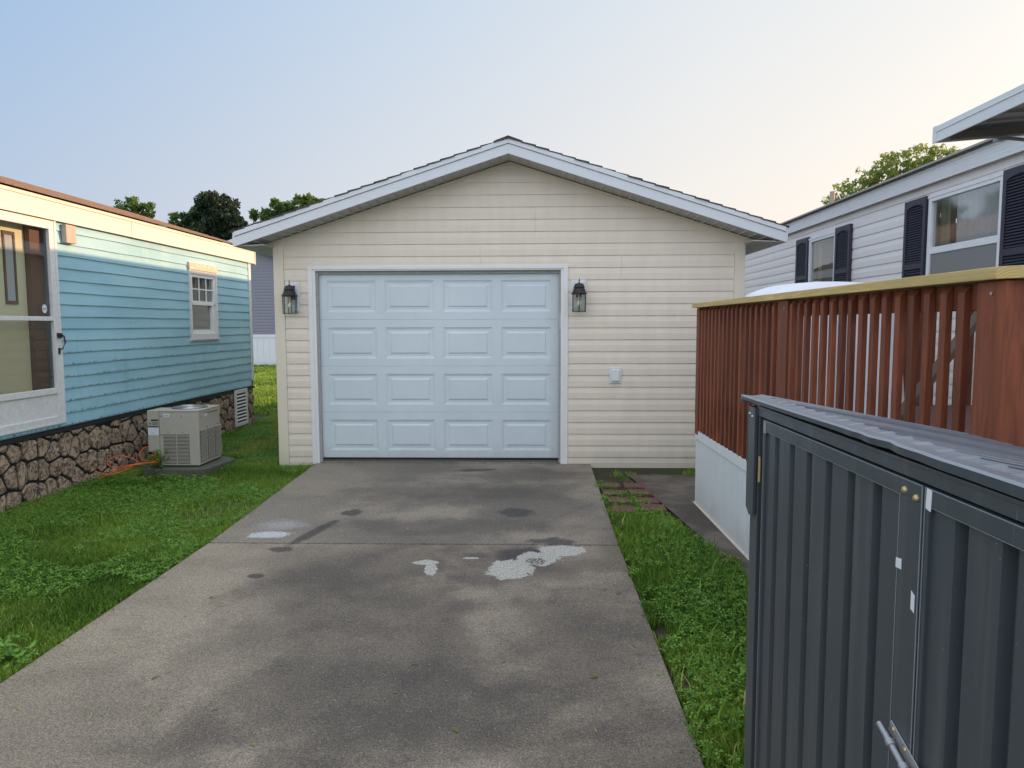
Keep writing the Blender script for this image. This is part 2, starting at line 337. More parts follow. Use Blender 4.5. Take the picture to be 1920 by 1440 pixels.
leafmat('palleaf', (.16, .22, .05), (.28, .34, .08), (.42, .42, .14), .6)

# ------------------------------------------------------------------ mesh building
class MB:
    def __init__(s): s.v = []; s.f = []; s.mi = []; s.cur = 0
    def add(s, vs, fs):
        o = len(s.v); s.v += [tuple(p) for p in vs]
        for f in fs: s.f.append(tuple(i+o for i in f)); s.mi.append(s.cur)
        return s
    def quad(s, a, b, c, d): return s.add((a, b, c, d), ((0, 1, 2, 3),))
    def box(s, x0, x1, y0, y1, z0, z1):
        x0, x1 = min(x0, x1), max(x0, x1); y0, y1 = min(y0, y1), max(y0, y1); z0, z1 = min(z0, z1), max(z0, z1)
        return s.add([(x, y, z) for x in (x0, x1) for y in (y0, y1) for z in (z0, z1)],
                     ((0, 1, 3, 2), (4, 6, 7, 5), (0, 4, 5, 1), (2, 3, 7, 6), (0, 2, 6, 4), (1, 5, 7, 3)))
    def prism(s, pts, d):
        """closed polygon pts (3D), extruded by vector d"""
        n = len(pts); q = [tuple(p[i]+d[i] for i in range(3)) for p in pts]
        return s.add(list(pts)+q, [tuple(range(n))[::-1], tuple(range(n, 2*n))] + [(i, (i+1) % n, (i+1) % n+n, i+n) for i in range(n)])
    def tube(s, pts, r, n=8, cap=True):
        pts = [Vector(p) for p in pts]; rs = r if isinstance(r, (list, tuple)) else [r]*len(pts); rings = []
        for i, p in enumerate(pts):
            d = (pts[min(i+1, len(pts)-1)]-pts[max(i-1, 0)]).normalized()
            a = d.cross(Vector((0, 0, 1)) if abs(d.z) < .9 else Vector((1, 0, 0))).normalized(); b = d.cross(a)
            rings.append([tuple(p+(a*math.cos(t*2*math.pi/n)+b*math.sin(t*2*math.pi/n))*rs[i]) for t in range(n)])
        vs = sum(rings, []); fs = [(i*n+j, i*n+(j+1) % n, (i+1)*n+(j+1) % n, (i+1)*n+j) for i in range(len(pts)-1) for j in range(n)]
        if cap: fs += [tuple(range(n))[::-1], tuple(range(len(vs)-n, len(vs)))]
        return s.add(vs, fs)
    def lathe(s, c, prof, n=12, rot=0):
        vs = [(c[0]+r*math.cos(rot+t*2*math.pi/n), c[1]+r*math.sin(rot+t*2*math.pi/n), c[2]+z) for r, z in prof for t in range(n)]
        return s.add(vs, [(i*n+j, i*n+(j+1) % n, (i+1)*n+(j+1) % n, (i+1)*n+j) for i in range(len(prof)-1) for j in range(n)])
    def build(s, name, m, parent=None, bevel=0, smooth=False, local=False):
        me = bpy.data.meshes.new(name)
        off = Vector((0, 0, 0))
        if parent is not None and not local:
            q = parent
            while q is not None: off += q.location; q = q.parent
        me.from_pydata([tuple(Vector(p)-off) for p in s.v], [], s.f)
        for mm in (m if isinstance(m, (list, tuple)) else [m]): me.materials.append(MC[mm])
        if any(s.mi): me.polygons.foreach_set('material_index', s.mi)
        if smooth: me.polygons.foreach_set('use_smooth', [True]*len(me.polygons))
        me.update(); o = bpy.data.objects.new(name, me); COL.objects.link(o)
        if parent is not None: o.parent = parent
        if bevel:
            b = o.modifiers.new('bevel', 'BEVEL'); b.width = bevel; b.segments = 2; b.limit_method = 'ANGLE'; b.angle_limit = R(40)
        return o
def tag(o, label=None, cat=None, group=None, kind=None):
    for k_, v_ in (('label', label), ('category', cat), ('group', group), ('kind', kind)):
        if v_: o[k_] = v_
    return o
def thing(name, loc, label, cat, group=None, rz=0):
    o = bpy.data.objects.new(name, None); COL.objects.link(o); o.location = loc; o.rotation_euler = (0, 0, rz); o.empty_display_size = .1
    return tag(o, label, cat, group)
def B(*a): return MB().box(*a)
def PANE(x, a, b, c, d): return MB().quad((x, a, c), (x, b, c), (x, b, d), (x, a, d))

def siding(mb, Mp, L, Rr, v0, v1, h, prof, holes=(), cuts=(), du=None, wob=0, start=None):
    """lap siding: Mp(u,v,out)->xyz; L(v),Rr(v) edges; holes (u0,u1,va,vb); prof [(t,out)...] from bottom to top of a course"""
    z = start if start is not None else v0; row = 0
    while z < v1-1e-4:
        levels = [(z+t*h, o) for t, o in prof]
        bands = []
        for (a, oa), (b, ob) in zip(levels, levels[1:]):
            a2, b2 = max(a, v0), min(b, v1)
            if b2-a2 < 1e-4: continue
            cs = sorted({a2, b2} | {c for q in holes for c in q[2:4] if a2 < c < b2} | {c for c in cuts if a2 < c < b2})
            for p, q in zip(cs, cs[1:]):
                ip = lambda w: oa+(ob-oa)*(w-a)/(b-a) if b > a else oa
                bands.append((p, q, ip(p), ip(q)))
        if bands and bands[0][0] > v0-1e-6:            # underside of the lap
            bands.insert(0, (bands[0][0], bands[0][0], 0, bands[0][2]))
        for p, q, oa, ob in bands:
            mid = (p+q)/2; segs = [(None, None)]
            hs = sorted([hh for hh in holes if hh[2]-1e-6 <= mid <= hh[3]+1e-6 and hh[3]-mid > 1e-6])
            edges = []; cur = None
            for hh in hs: edges.append((cur, hh[0])); cur = hh[1]
            edges.append((cur, None))
            for e0, e1 in edges:
                f0 = (lambda v, e=e0: e if e is not None else L(v)); f1 = (lambda v, e=e1: e if e is not None else Rr(v))
                if f1(mid)-f0(mid) < .004: continue
                n = max(1, int((f1(mid)-f0(mid))/du)) if du else 1
                for i in range(n):
                    t0, t1 = i/n, (i+1)/n
                    def pt(v, t, o):
                        u = f0(v)*(1-t)+f1(v)*t
                        w = wob*math.sin(u*3.1+row*1.7)+wob*.7*math.sin(u*7.3+row*4.1) if wob and v0+.01 < v < v1-.01 else 0
                        return Mp(u, v+w, o+ (wob*.5*math.sin(u*5+row*2.2) if wob else 0))
                    mb.quad(pt(p, t0, oa), pt(p, t1, oa), pt(q, t1, ob), pt(q, t0, ob))
        z += h; row += 1
DUTCH = [(0, .0105), (.52, .0100), (.62, .0075), (.98, .001), (1, .001)]
LAP = [(0, .014), (1, .001)]

# ================================================================== SETTING
g = MB()
n_ = 60
for i in range(n_):
    for j in range(n_):
        pass
xs = [-900, -300, -120, -60, -30, -15, -9, -4.6, -2.36, .62, 1.6, 5, 12, 30, 60, 120, 300, 900]; ys = [-900, -200, -60, -20, -5, 2, 5, 7.9, 12, 18, 25, 35, 60, 120, 300, 900]
for x in xs:
    for y in ys: g.v.append((x, y, -.045))
for i in range(len(xs)-1):
    for j in range(len(ys)-1): g.f.append((i*len(ys)+j, (i+1)*len(ys)+j, (i+1)*len(ys)+j+1, i*len(ys)+j+1)); g.mi.append(0)
tag(g.build('ground', 'soil'), kind='structure')
# concrete driveway: two slabs cast with a tooled joint
XL, XR, YJ = -2.35, .61, 4.965
dv = MB(); dv.box(XL, XR, -6, YJ-.010, -.12, 0)
dv.prism([(XL, YJ+.010, -.12), (XR, YJ+.010, -.12), (XR+.03, 7.74, -.12), (XR+.03, 7.93, -.12), (-2.47, 7.93, -.12), (-2.47, 7.72, -.12)], (0, 0, .1205))
dv.box(-2.40, .29, 7.94, 13, -.12, .012)
dv.cur = 1; dv.box(XL+.01, XR-.01, YJ-.0099, YJ+.0099, -.11, -.014)
tag(dv.build('driveway', ['concrete', 'black'], bevel=.006), kind='structure')
pth = MB(); pp = [(1.02, 7.45), (1.16, 6.3), (1.30, 5.2), (1.34, 4.4), (1.40, 3.6), (1.47, 2.0), (1.47, 6.2), (2.3, 6.35), (2.3, 7.5)]
pth.add([(x, y, -.022) for x, y in [(1.0, 7.45), (1.14, 6.3), (1.26, 5.2), (1.34, 4.4), (1.40, 3.4), (1.60, 3.4), (1.60, 6.2), (2.5, 6.2), (2.5, 7.45)]], [tuple(range(9))])
tag(pth.build('path', 'dirtpath'), kind='structure')

# ---- grass as real blades
def leaf_mesh(name, V, Fq, tint, m, parent=None, off=(0, 0, 0), tris=None):
    me = bpy.data.meshes.new(name); V = np.asarray(V, dtype=np.float32).reshape(-1, 3)-np.array(off, dtype=np.float32)
    nq = 0 if Fq is None else len(Fq); ntr = 0 if tris is None else len(tris)
    me.vertices.add(len(V)); me.vertices.foreach_set('co', V.ravel())
    loops = np.concatenate([np.asarray(q).ravel() for q in (Fq, tris) if q is not None]).astype(np.int32)
    me.loops.add(len(loops)); me.loops.foreach_set('vertex_index', loops)
    me.polygons.add(nq+ntr)
    st = np.concatenate([np.arange(nq)*4, nq*4+np.arange(ntr)*3]).astype(np.int32)
    me.polygons.foreach_set('loop_start', st); me.polygons.foreach_set('loop_total', np.concatenate([np.full(nq, 4), np.full(ntr, 3)]).astype(np.int32))
    a = me.attributes.new('tint', 'FLOAT', 'POINT'); a.data.foreach_set('value', np.asarray(tint, dtype=np.float32))
    me.materials.append(MC[m]); me.update(calc_edges=True); me.validate()
    o = bpy.data.objects.new(name, me); COL.objects.link(o)
    if parent is not None: o.parent = parent
    return o
rs = np.random.RandomState(3)
def vnoise(x, y, sc, seed=0):
    r_ = np.random.RandomState(seed); gg = r_.rand(64, 64); xx = (x*sc) % 63; yy = (y*sc) % 63
    xi = xx.astype(int); yi = yy.astype(int); fx = xx-xi; fy = yy-yi; fx = fx*fx*(3-2*fx); fy = fy*fy*(3-2*fy)
    x1 = (xi+1) % 64; y1 = (yi+1) % 64
    return (gg[xi, yi]*(1-fx)+gg[x1, yi]*fx)*(1-fy)+(gg[xi, y1]*(1-fx)+gg[x1, y1]*fx)*fy
def blades(n, region, h0, w0, z0=-.045, keep=None, lean=.7):
    x = rs.uniform(region[0], region[1], n); y = rs.uniform(region[2], region[3], n)
    if keep is not None: k_ = keep(x, y); x, y = x[k_], y[k_]
    n = len(x); nz = vnoise(x, y, 2.3, 1)*.6+vnoise(x, y, 7, 2)*.4
    h = h0*(.45+.9*nz)*rs.uniform(.5, 1.25, n); w = w0*rs.uniform(.6, 1.4, n)
    a = rs.uniform(0, 2*np.pi, n); b = rs.uniform(0, 2*np.pi, n); ln = lean*rs.uniform(.1, 1.1, n)*h
    dx, dy = np.cos(a), np.sin(a); lx, ly = np.cos(b)*ln, np.sin(b)*ln
    V = np.zeros((n, 5, 3))
    V[:, 0] = np.stack([x-dx*w/2, y-dy*w/2, np.full(n, z0)], 1); V[:, 1] = np.stack([x+dx*w/2, y+dy*w/2, np.full(n, z0)], 1)
    V[:, 2] = np.stack([x+dx*w*.42+lx*.35, y+dy*w*.42+ly*.35, z0+h*.6], 1); V[:, 3] = np.stack([x-dx*w*.42+lx*.35, y-dy*w*.42+ly*.35, z0+h*.6], 1)
    V[:, 4] = np.stack([x+lx, y+ly, z0+h*(1-.25*rs.rand(n))], 1)
    i = np.arange(n)[:, None]*5
    t = np.clip((vnoise(x, y, 1.6, 5)-.2)*.75+rs.rand(n)*.45+(rs.rand(n) < .06)*.5, 0, 1)
    return V.reshape(-1, 3), i+np.array([[0, 1, 2, 3]]), i+np.array([[3, 2, 4]]), np.repeat(t, 5)
def clovers(n, region, r0, z0, keep=None):
    x = rs.uniform(region[0], region[1], n); y = rs.uniform(region[2], region[3], n)
    m = vnoise(x, y, 1.7, 9)*.6+vnoise(x, y, 5, 11)*.4 > .44; x, y = x[m], y[m]
    if keep is not None: k_ = keep(x, y); x, y = x[k_], y[k_]
    n = len(x); z = z0+rs.uniform(.0, .045, n); r = r0*rs.uniform(.6, 1.5, n); a0 = rs.uniform(0, 6.28, n); tilt = rs.uniform(-.5, .5, (n, 3)); V = []
    for k_ in range(3):
        a = a0+k_*2.09
        def P_(rad, da, tz): return np.stack([x+np.cos(a+da)*rad*r, y+np.sin(a+da)*rad*r, z+tilt[:, k_]*rad*r+tz*r], 1)
        V.append(np.stack([P_(.05, 0, 0), P_(.75, -.55, .12), P_(1.05, 0, -.05), P_(.75, .55, .12)], 1))
    V = np.concatenate(V, 0); i = np.arange(len(V))[:, None]*4
    t = np.tile(np.clip(rs.rand(n)*.8+(rs.rand(n) < .06)*.3, 0, 1), 3)
    return V.reshape(-1, 3), i+np.array([[0, 1, 2, 3]]), np.repeat(t, 4)
def join_blades(parts):
    V, Q, T, t, o = [], [], [], [], 0
    for v, q, tr, ti in parts: V.append(v); Q.append(q+o); T.append(tr+o); t.append(ti); o += len(v)
    return np.concatenate(V), np.concatenate(Q), np.concatenate(T), np.concatenate(t)
def bare(x, y): return vnoise(x, y, 1.1, 21)*.5+vnoise(x, y, 4, 22)*.5
def keepL(x, y):
    edge = -2.36-.10*(y > 5)*np.clip((y-5)/2.7, 0, 1)
    e = edge+.05*(vnoise(y, x*0, 9, 4)-.42)+.03*(vnoise(y, x*0, 31, 7)-.5)
    wall = (x > -4.52) | (y > 11.45)
    garage = (y > 7.88) & (x > -2.93)
    spot = ((x+2.72)/.34)**2+((y-5.9)/.42)**2 < .35+.9*vnoise(x, y, 6, 31)
    acm = (x > -4.25) & (x < -3.45) & (y > 7.25) & (y < 8.35)
    return (x < e) & wall & ~garage & ~(spot & (rs.rand(len(x)) < .82)) & ~acm & (x > -.80*y-2.6)
Lp = [blades(240000, (-4.6, -2.3, 1.2, 8.2), .055, .0055, keep=keepL), blades(52000, (-4.6, -2.3, 8.2, 12.5), .055, .009, keep=keepL),
      blades(2500, (-4.6, -2.3, 2.6, 8), .13, .008, keep=lambda x, y: keepL(x, y) & (vnoise(x, y, 3, 17) > .6))]
v, q, tr, t = join_blades(Lp)
tag(leaf_mesh('grass', v, q, t, 'grassblade', tris=tr), kind='stuff')
v, q, t = clovers(72000, (-4.6, -2.3, 1.2, 11), .0125, -.022, keepL)
tag(leaf_mesh('clover_patches', v, q, t, 'clover'), kind='stuff')
def keepR(x, y):
    lim = np.interp(y, [2.0, 3.4, 4.4, 5.2, 6.1, 7.5], [1.46, 1.42, 1.33, 1.24, 1.05, .98])+.05*(vnoise(y, x*0, 5, 6)-.5)
    e = .605+.06*(vnoise(y, x*0, 7, 8)-.35)+.04*(vnoise(y, x*0, 27, 7)-.5)
    inbr0 = (y > 5.9)
    gap = ((np.abs(x-.785) > .105) & (np.abs(x-1.03) > .105)) | (np.abs(((y-5.93) % .30)-.12) > .10)
    inbr = (y > 5.93) & (x > .64) & (x < 1.16)
    gap = gap & (vnoise(x, y, 8, 19) > .36)
    dirt = (y > 7.0) & (vnoise(x, y, 5, 33) < .62)
    return (x > e) & (x < lim) & ~(inbr & ~gap) & ~dirt & ~((x < .70) & (vnoise(x, y, 7, 41) < .36)) 
Rp = [blades(70000, (.6, 1.5, 1.9, 5.95), .06, .0055, keep=keepR), blades(9000, (.6, 1.5, 5.8, 7.8), .06, .006, keep=keepR), blades(2200, (.6, 1.5, 1.9, 5.9), .15, .008, keep=keepR)]
v, q, tr, t = join_blades(Rp)
tag(leaf_mesh('grass', v, q, t, 'grassblade', tris=tr), kind='stuff')
v, q, t = clovers(15000, (.6, 1.5, 1.9, 7.4), .0135, -.02, keepR)
tag(leaf_mesh('clover_patches', v, q, t, 'clover'), kind='stuff')
# weeds under the siding at the right and the lawn behind
v, q, tr, t = join_blades([blades(5000, (1.0, 2.3, 7.45, 7.9), .05, .007, keep=lambda x, y: vnoise(x, y, 4, 50) > .45)])
tag(leaf_mesh('weeds', v, q, t, 'grassblade', tris=tr), kind='stuff')
v, q, tr, t = join_blades([blades(60000, (-11.5, -2.9, 12.5, 27.4), .10, .03, keep=lambda x, y: (x < -.30*y+1.2) & (x > -.46*y))])
tag(leaf_mesh('far_lawn_grass', v, q, t, 'grassblade', tris=tr), kind='stuff')
# grass clippings blown on the concrete
cl = []
for i in range(150):
    x = rnd.uniform(-2.2, .58); y = rnd.choice((rnd.uniform(1.9, 7.5), rnd.uniform(2.2, 4.5)))
    if rnd.random() < .45: x = rnd.choice((XR-abs(rnd.gauss(0, .10)), XL+abs(rnd.gauss(0, .06))))
    a = rnd.uniform(0, 6.28); L_ = rnd.uniform(.005, .020); w_ = rnd.uniform(.0015, .0035)
    c_, s_ = math.cos(a), math.sin(a); zz = .003
    cl += [(x-c_*L_-s_*w_, y-s_*L_+c_*w_, zz), (x-c_*L_+s_*w_, y-s_*L_-c_*w_, zz), (x+c_*L_+s_*w_, y+s_*L_-c_*w_, zz+.004), (x+c_*L_-s_*w_, y+s_*L_+c_*w_, zz+.004)]
tag(leaf_mesh('grass_clippings', cl, np.arange(len(cl)).reshape(-1, 4), np.repeat([rnd.random() for _ in range(150)], 4), 'grassblade'), kind='stuff')

# ---- brick pavers set in the weeds
brk = [(0, 0, .02, .0), (1, 0, -.03, .01), (0, 1, .05, .0), (1, 1, .02, 0), (0, 2, -.04, 0), (1, 2, .06, 0), (0, 3, .03, 0), (1, 3, -.02, 0)]
blab = {(0, 0): 'worn red brick in the front row nearest the driveway', (1, 0): 'worn red brick in the front row nearest the dirt path', (0, 1): 'red brick beside the driveway in the second row from the front', (1, 1): 'red brick beside the dirt path in the second row from the front',
        (0, 2): 'red brick beside the driveway in the third row from the front', (1, 2): 'mossy brick beside the dirt path in the third row from the front', (0, 3): 'red brick beside the driveway in the row nearest the garage', (1, 3): 'half buried brick beside the dirt path in the row nearest the garage'}
bsrc = None
for i, j, a, dz in brk:
    if bsrc is None:
        m_ = MB(); m_.box(-.105, .105, -.10, -.004, -.05, .012); m_.box(-.102, .106, .003, .098, -.05, .010)
        o = bsrc = m_.build('brick_paver', 'brick', bevel=.006)
    else: o = bsrc.copy(); COL.objects.link(o)
    o.location = (.785+i*.25+j*-.012, 6.05+j*.30, -.028+dz+.004*((i+j) % 2)); o.rotation_euler = (.01*(i-.5), .012, a)
    tag(o, blab[(i, j)], 'brick', 'brick pavers between the driveway and the dirt path')

# ================================================================== GARAGE
GX0, GX1, GY = -2.88, 2.30, 7.93; WT = 2.45; PX, SL = -.26, .322
ga = thing('garage', (PX, GY, 0), 'cream vinyl sided garage with white gable trim and a panelled overhead door', 'garage')
def zr(x, base=3.283): return base-SL*abs(x-PX)
def Lg(v): return GX0+.10 if v < WT else PX-(3.322-v)/SL
def Rg(v): return GX1-.10 if v < WT else PX+(3.322-v)/SL
mb = MB(); hole = [(-2.51, .385, -.06, 2.215)]
siding(mb, lambda u, v, o: (u, GY-o, v), Lg, Rg, -.055, 3.318, .1322, DUTCH, hole, cuts=(WT,))
for sx_, r0_, n_r in ((-.585, 17, 2), (.02, 20, 2), (.965, 16, 2)):      # overlap joints between siding panels
    for r_ in range(n_r):
        zz = -.055+(r_+r0_)*.1322
        for (a, oa), (b, ob) in zip(DUTCH, DUTCH[1:]): mb.quad((sx_, GY-oa-.0045, zz+a*.1322), (sx_+.009, GY-oa-.0008, zz+a*.1322), (sx_+.009, GY-ob-.0008, zz+b*.1322), (sx_, GY-ob-.0045, zz+b*.1322))
mb.build('front_siding', 'cream', ga)
# solid wall body behind the cladding (left of door, right of door, above, gable) and side and rear walls
LEN = 14.6
mb = MB()
mb.box(GX0+.02, -2.51, GY+.002, GY+.12, -.03, WT); mb.box(.385, GX1-.02, GY+.002, GY+.12, -.03, WT); mb.box(-2.51, .385, GY+.002, GY+.12, 2.215, WT)
mb.prism([(GX0, GY+.002, WT), (GX1, GY+.002, WT), (PX, GY+.002, 3.31)], (0, .12, 0))
mb.box(GX0+.004, GX0+.10, GY+.12, LEN, -.05, WT); mb.box(GX1-.10, GX1-.004, GY+.12, LEN, -.05, WT)
mb.prism([(GX0, LEN, -.05), (GX1, LEN, -.05), (GX1, LEN, WT), (PX, LEN, 3.27), (GX0, LEN, WT)], (0, .1, 0))
mb.build('wall', 'cream', ga)
for xx, sg in ((GX0, -1), (GX1, 1)):
    mb = MB(); siding(mb, lambda u, v, o: (xx+sg*o, u, v), lambda v: GY+.05, lambda v: LEN, -.055, WT, .1322, DUTCH)
    mb.build('side_siding', 'cream', ga)
for x0, x1 in ((GX0-.016, GX0+.098), (GX1-.098, GX1+.016)):
    mb = B(x0, x1, GY-.020, GY+.08, -.065, WT); mb.box(x0-.002, x1+.002, GY-.024, GY+.06, WT-.008, WT+.014); mb.build('corner_trim', 'creamtrim', ga, bevel=.004)
RY0, RY1 = 7.58, LEN+.4
EX0, EX1 = -3.185, 2.63
# roof deck, soffits, fascias
def roofz(x): return 3.505-SL*abs(x-PX)
mb = MB()
nC = 21
for sg, xe in ((-1, EX0-.02), (1, EX1+.02)):
    tot = abs(xe-PX)
    for k_ in range(nC):
        a, b = tot*k_/nC, tot*(k_+1)/nC+.012; wob = lambda: rnd.uniform(-.008, .008)
        za, zb = roofz(PX+sg*a)+.004, roofz(PX+sg*b)+.014+rnd.uniform(0, .004)
        e = RY0-.018+wob()
        pts = [(PX+sg*a, e, za), (PX+sg*b, e, zb), (PX+sg*b, e, zb-.016), (PX+sg*a, e, za-.012)]
        mb.prism(pts if sg < 0 else pts[::-1], (0, RY1-e, 0))
mb.prism([(PX-.13, RY0-.016, roofz(PX-.13)+.018), (PX, RY0-.016, 3.528), (PX+.13, RY0-.016, roofz(PX+.13)+.018), (PX+.13, RY0-.016, roofz(PX+.13)+.008), (PX, RY0-.016, 3.516), (PX-.13, RY0-.016, roofz(PX-.13)+.008)][::-1], (0, RY1-RY0, 0))
mb.build('shingle_roof', 'shingledark', ga)
for sg, xe in ((-1, EX0), (1, EX1)):
    s2 = MB()
    def slab(top, bot, y0, y1, x_end=xe, m=s2):
        pts = [(PX, y0, 3.505-top), (x_end, y0, roofz(x_end)-top), (x_end, y0, roofz(x_end)-bot), (PX, y0, 3.505-bot)]
        m.prism(pts if sg < 0 else pts[::-1], (0, y1-y0, 0))
    slab(.055, .158, RY0, RY0+.022); slab(.0, .052, RY0-.012, RY0+.02)
    s2.build('rake_fascia', 'fasciawhite', ga, bevel=.003)
    s3 = MB(); slab(.150, .158, RY0+.024, GY-.016, xe, s3)
    # panel ribs of the vented soffit
    nn = 29
    for k_ in range(1, nn):
        x = PX+(xe-PX)*k_/nn
        for dx, hh in ((0, .014), (.016, .007)):
            zb = roofz(x)-.158
            s3.box(x+dx-.003, x+dx+.003, RY0+.026, GY-.018, zb-hh, zb+.001)
    s3.build('soffit', 'soffit', ga)
    s4 = MB(); e2 = GX0-.03 if sg < 0 else GX1+.03
    pts = [(PX, GY-.028, 3.338), (xe*.97+PX*.03, GY-.028, roofz(xe*.97+PX*.03)-.167), (xe*.97+PX*.03, GY-.028, roofz(xe*.97+PX*.03)-.190), (PX, GY-.028, 3.313)]
    s4.prism(pts if sg < 0 else pts[::-1], (0, .026, 0)); s4.build('frieze_trim', 'creamtrim', ga)
    # eave box along the side and its fascia
    s5 = MB(); xin = GX0 if sg < 0 else GX1
    s5.box(min(xe, xin), max(xe, xin), RY0+.03, RY1, WT-.012, WT+.004) if False else s5.prism([(xe, RY0+.03, roofz(xe)-.155), (xin, RY0+.03, roofz(xe)-.140), (xin, RY0+.03, roofz(xe)-.132), (xe, RY0+.03, roofz(xe)-.147)], (0, RY1-RY0, 0))
    s5.build('soffit', 'soffit', ga)
    s6 = B(xe-(.02 if sg < 0 else 0), xe+(0 if sg < 0 else .02), RY0+.0, RY1, roofz(xe)-.156, roofz(xe)-.0); s6.build('eave_fascia', 'fasciawhite', ga)
    s7 = MB(); s7.prism([(xe, GY-.012, roofz(xe)-.15), (xin, GY-.012, WT+.0), (xin, GY-.012, WT+.06), (xin+(PX-xin)*.02, GY-.012, WT+.07)], (0, .02, 0)); s7.build('eave_return', 'creamtrim', ga)
# door opening
DX0, DX1, DZ1 = -2.455, .315, 2.17
mb = MB(); mb.box(-2.512, -2.462, GY-.022, GY+.03, -.01, 2.222); mb.box(.335, .385, GY-.022, GY+.03, -.02, 2.222); mb.box(-2.462, .335, GY-.022, GY+.03, 2.182, 2.222)
mb.build('door_casing', 'white', ga, bevel=.003)
mb = MB(); mb.box(-2.462, -2.432, GY-.012, GY+.13, .0, 2.182); mb.box(.306, .335, GY-.012, GY+.13, .0, 2.182); mb.box(-2.432, .306, GY-.012, GY+.13, 2.168, 2.182); mb.build('door_jamb', 'white', ga)
mb = MB()
rr = random.Random(5)
for x0, x1 in ((-2.431, -2.408), (.286, .305)):
    mb.box(x0, x1, GY+.020, GY+.05, .0, 2.167)
mb.box(-2.408, .286, GY+.03, GY+.05, 2.135, 2.167)
mb.build('weather_strip', 'sealgrey', ga)
B(.290, .318, GY-.004, GY+.019, 1.50, 1.68).build('strike_plate', 'galv', ga)
gd = MB(); y0 = GY+.060
DL, DR, DB = -2.412, .290, .052; SH = (2.15-DB)/4; PW = .552; pitch = .656
def ring(m, r1, o1, r2, o2):
    (a0, a1, b0, b1), (c0, c1, d0, d1) = r1, r2
    A = [(a0, y0-o1, b0), (a1, y0-o1, b0), (a1, y0-o1, b1), (a0, y0-o1, b1)]; C_ = [(c0, y0-o2, d0), (c1, y0-o2, d0), (c1, y0-o2, d1), (c0, y0-o2, d1)]
    for i in range(4): m.quad(A[i], A[(i+1) % 4], C_[(i+1) % 4], C_[i])
secs = []
door = None
for s_ in range(4):
    z0, z1 = DB+s_*SH, DB+(s_+1)*SH; m = MB()
    cx = (DL+DR)/2; holes = []
    for p in range(4):
        c = cx+(p-1.5)*pitch-.003; holes.append((c-PW/2, c+PW/2, z0+.088, z1-.088))
    zz = [z0+.003, holes[0][2], holes[0][3], z1-.003]
    m.quad((DL, y0, zz[0]), (DR, y0, zz[0]), (DR, y0, zz[1]), (DL, y0, zz[1])); m.quad((DL, y0, zz[2]), (DR, y0, zz[2]), (DR, y0, zz[3]), (DL, y0, zz[3]))
    m.quad((DL, y0+.012, z0-.004), (DR, y0+.012, z0-.004), (DR, y0, zz[0]), (DL, y0, zz[0])); m.quad((DL, y0, zz[3]), (DR, y0, zz[3]), (DR, y0+.012, z1+.004), (DL, y0+.012, z1+.004))
    e = [DL]+[q for h_ in holes for q in h_[:2]]+[DR]
    for i in range(0, 10, 2): m.quad((e[i], y0, zz[1]), (e[i+1], y0, zz[1]), (e[i+1], y0, zz[2]), (e[i], y0, zz[2]))
    for h_ in holes:
        prev, po = h_, 0
        for ins, o in ((.007, -.007), (.014, -.007), (.022, -.012), (.052, -.0105), (.066, -.002), (.070, -.002)):
            cur = (h_[0]+ins, h_[1]-ins, h_[2]+ins, h_[3]-ins); ring(m, prev, po, cur, o); prev, po = cur, o
        m.quad((prev[0], y0-po, prev[2]), (prev[1], y0-po, prev[2]), (prev[1], y0-po, prev[3]), (prev[0], y0-po, prev[3]))
    if door is None:
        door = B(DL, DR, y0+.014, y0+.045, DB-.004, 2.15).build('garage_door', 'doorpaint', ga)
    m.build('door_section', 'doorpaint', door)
B(DL, DR, y0+.0, y0+.03, DB-.022, DB-.003).build('bottom_seal', 'black', door)
B(-2.43, .30, GY+.03, GY+.20, -.01, .028).build('sill', 'padstone', ga)
B(-2.43, .30, GY+.22, GY+.24, .03, 2.2).build('interior_shade', 'dark', ga)

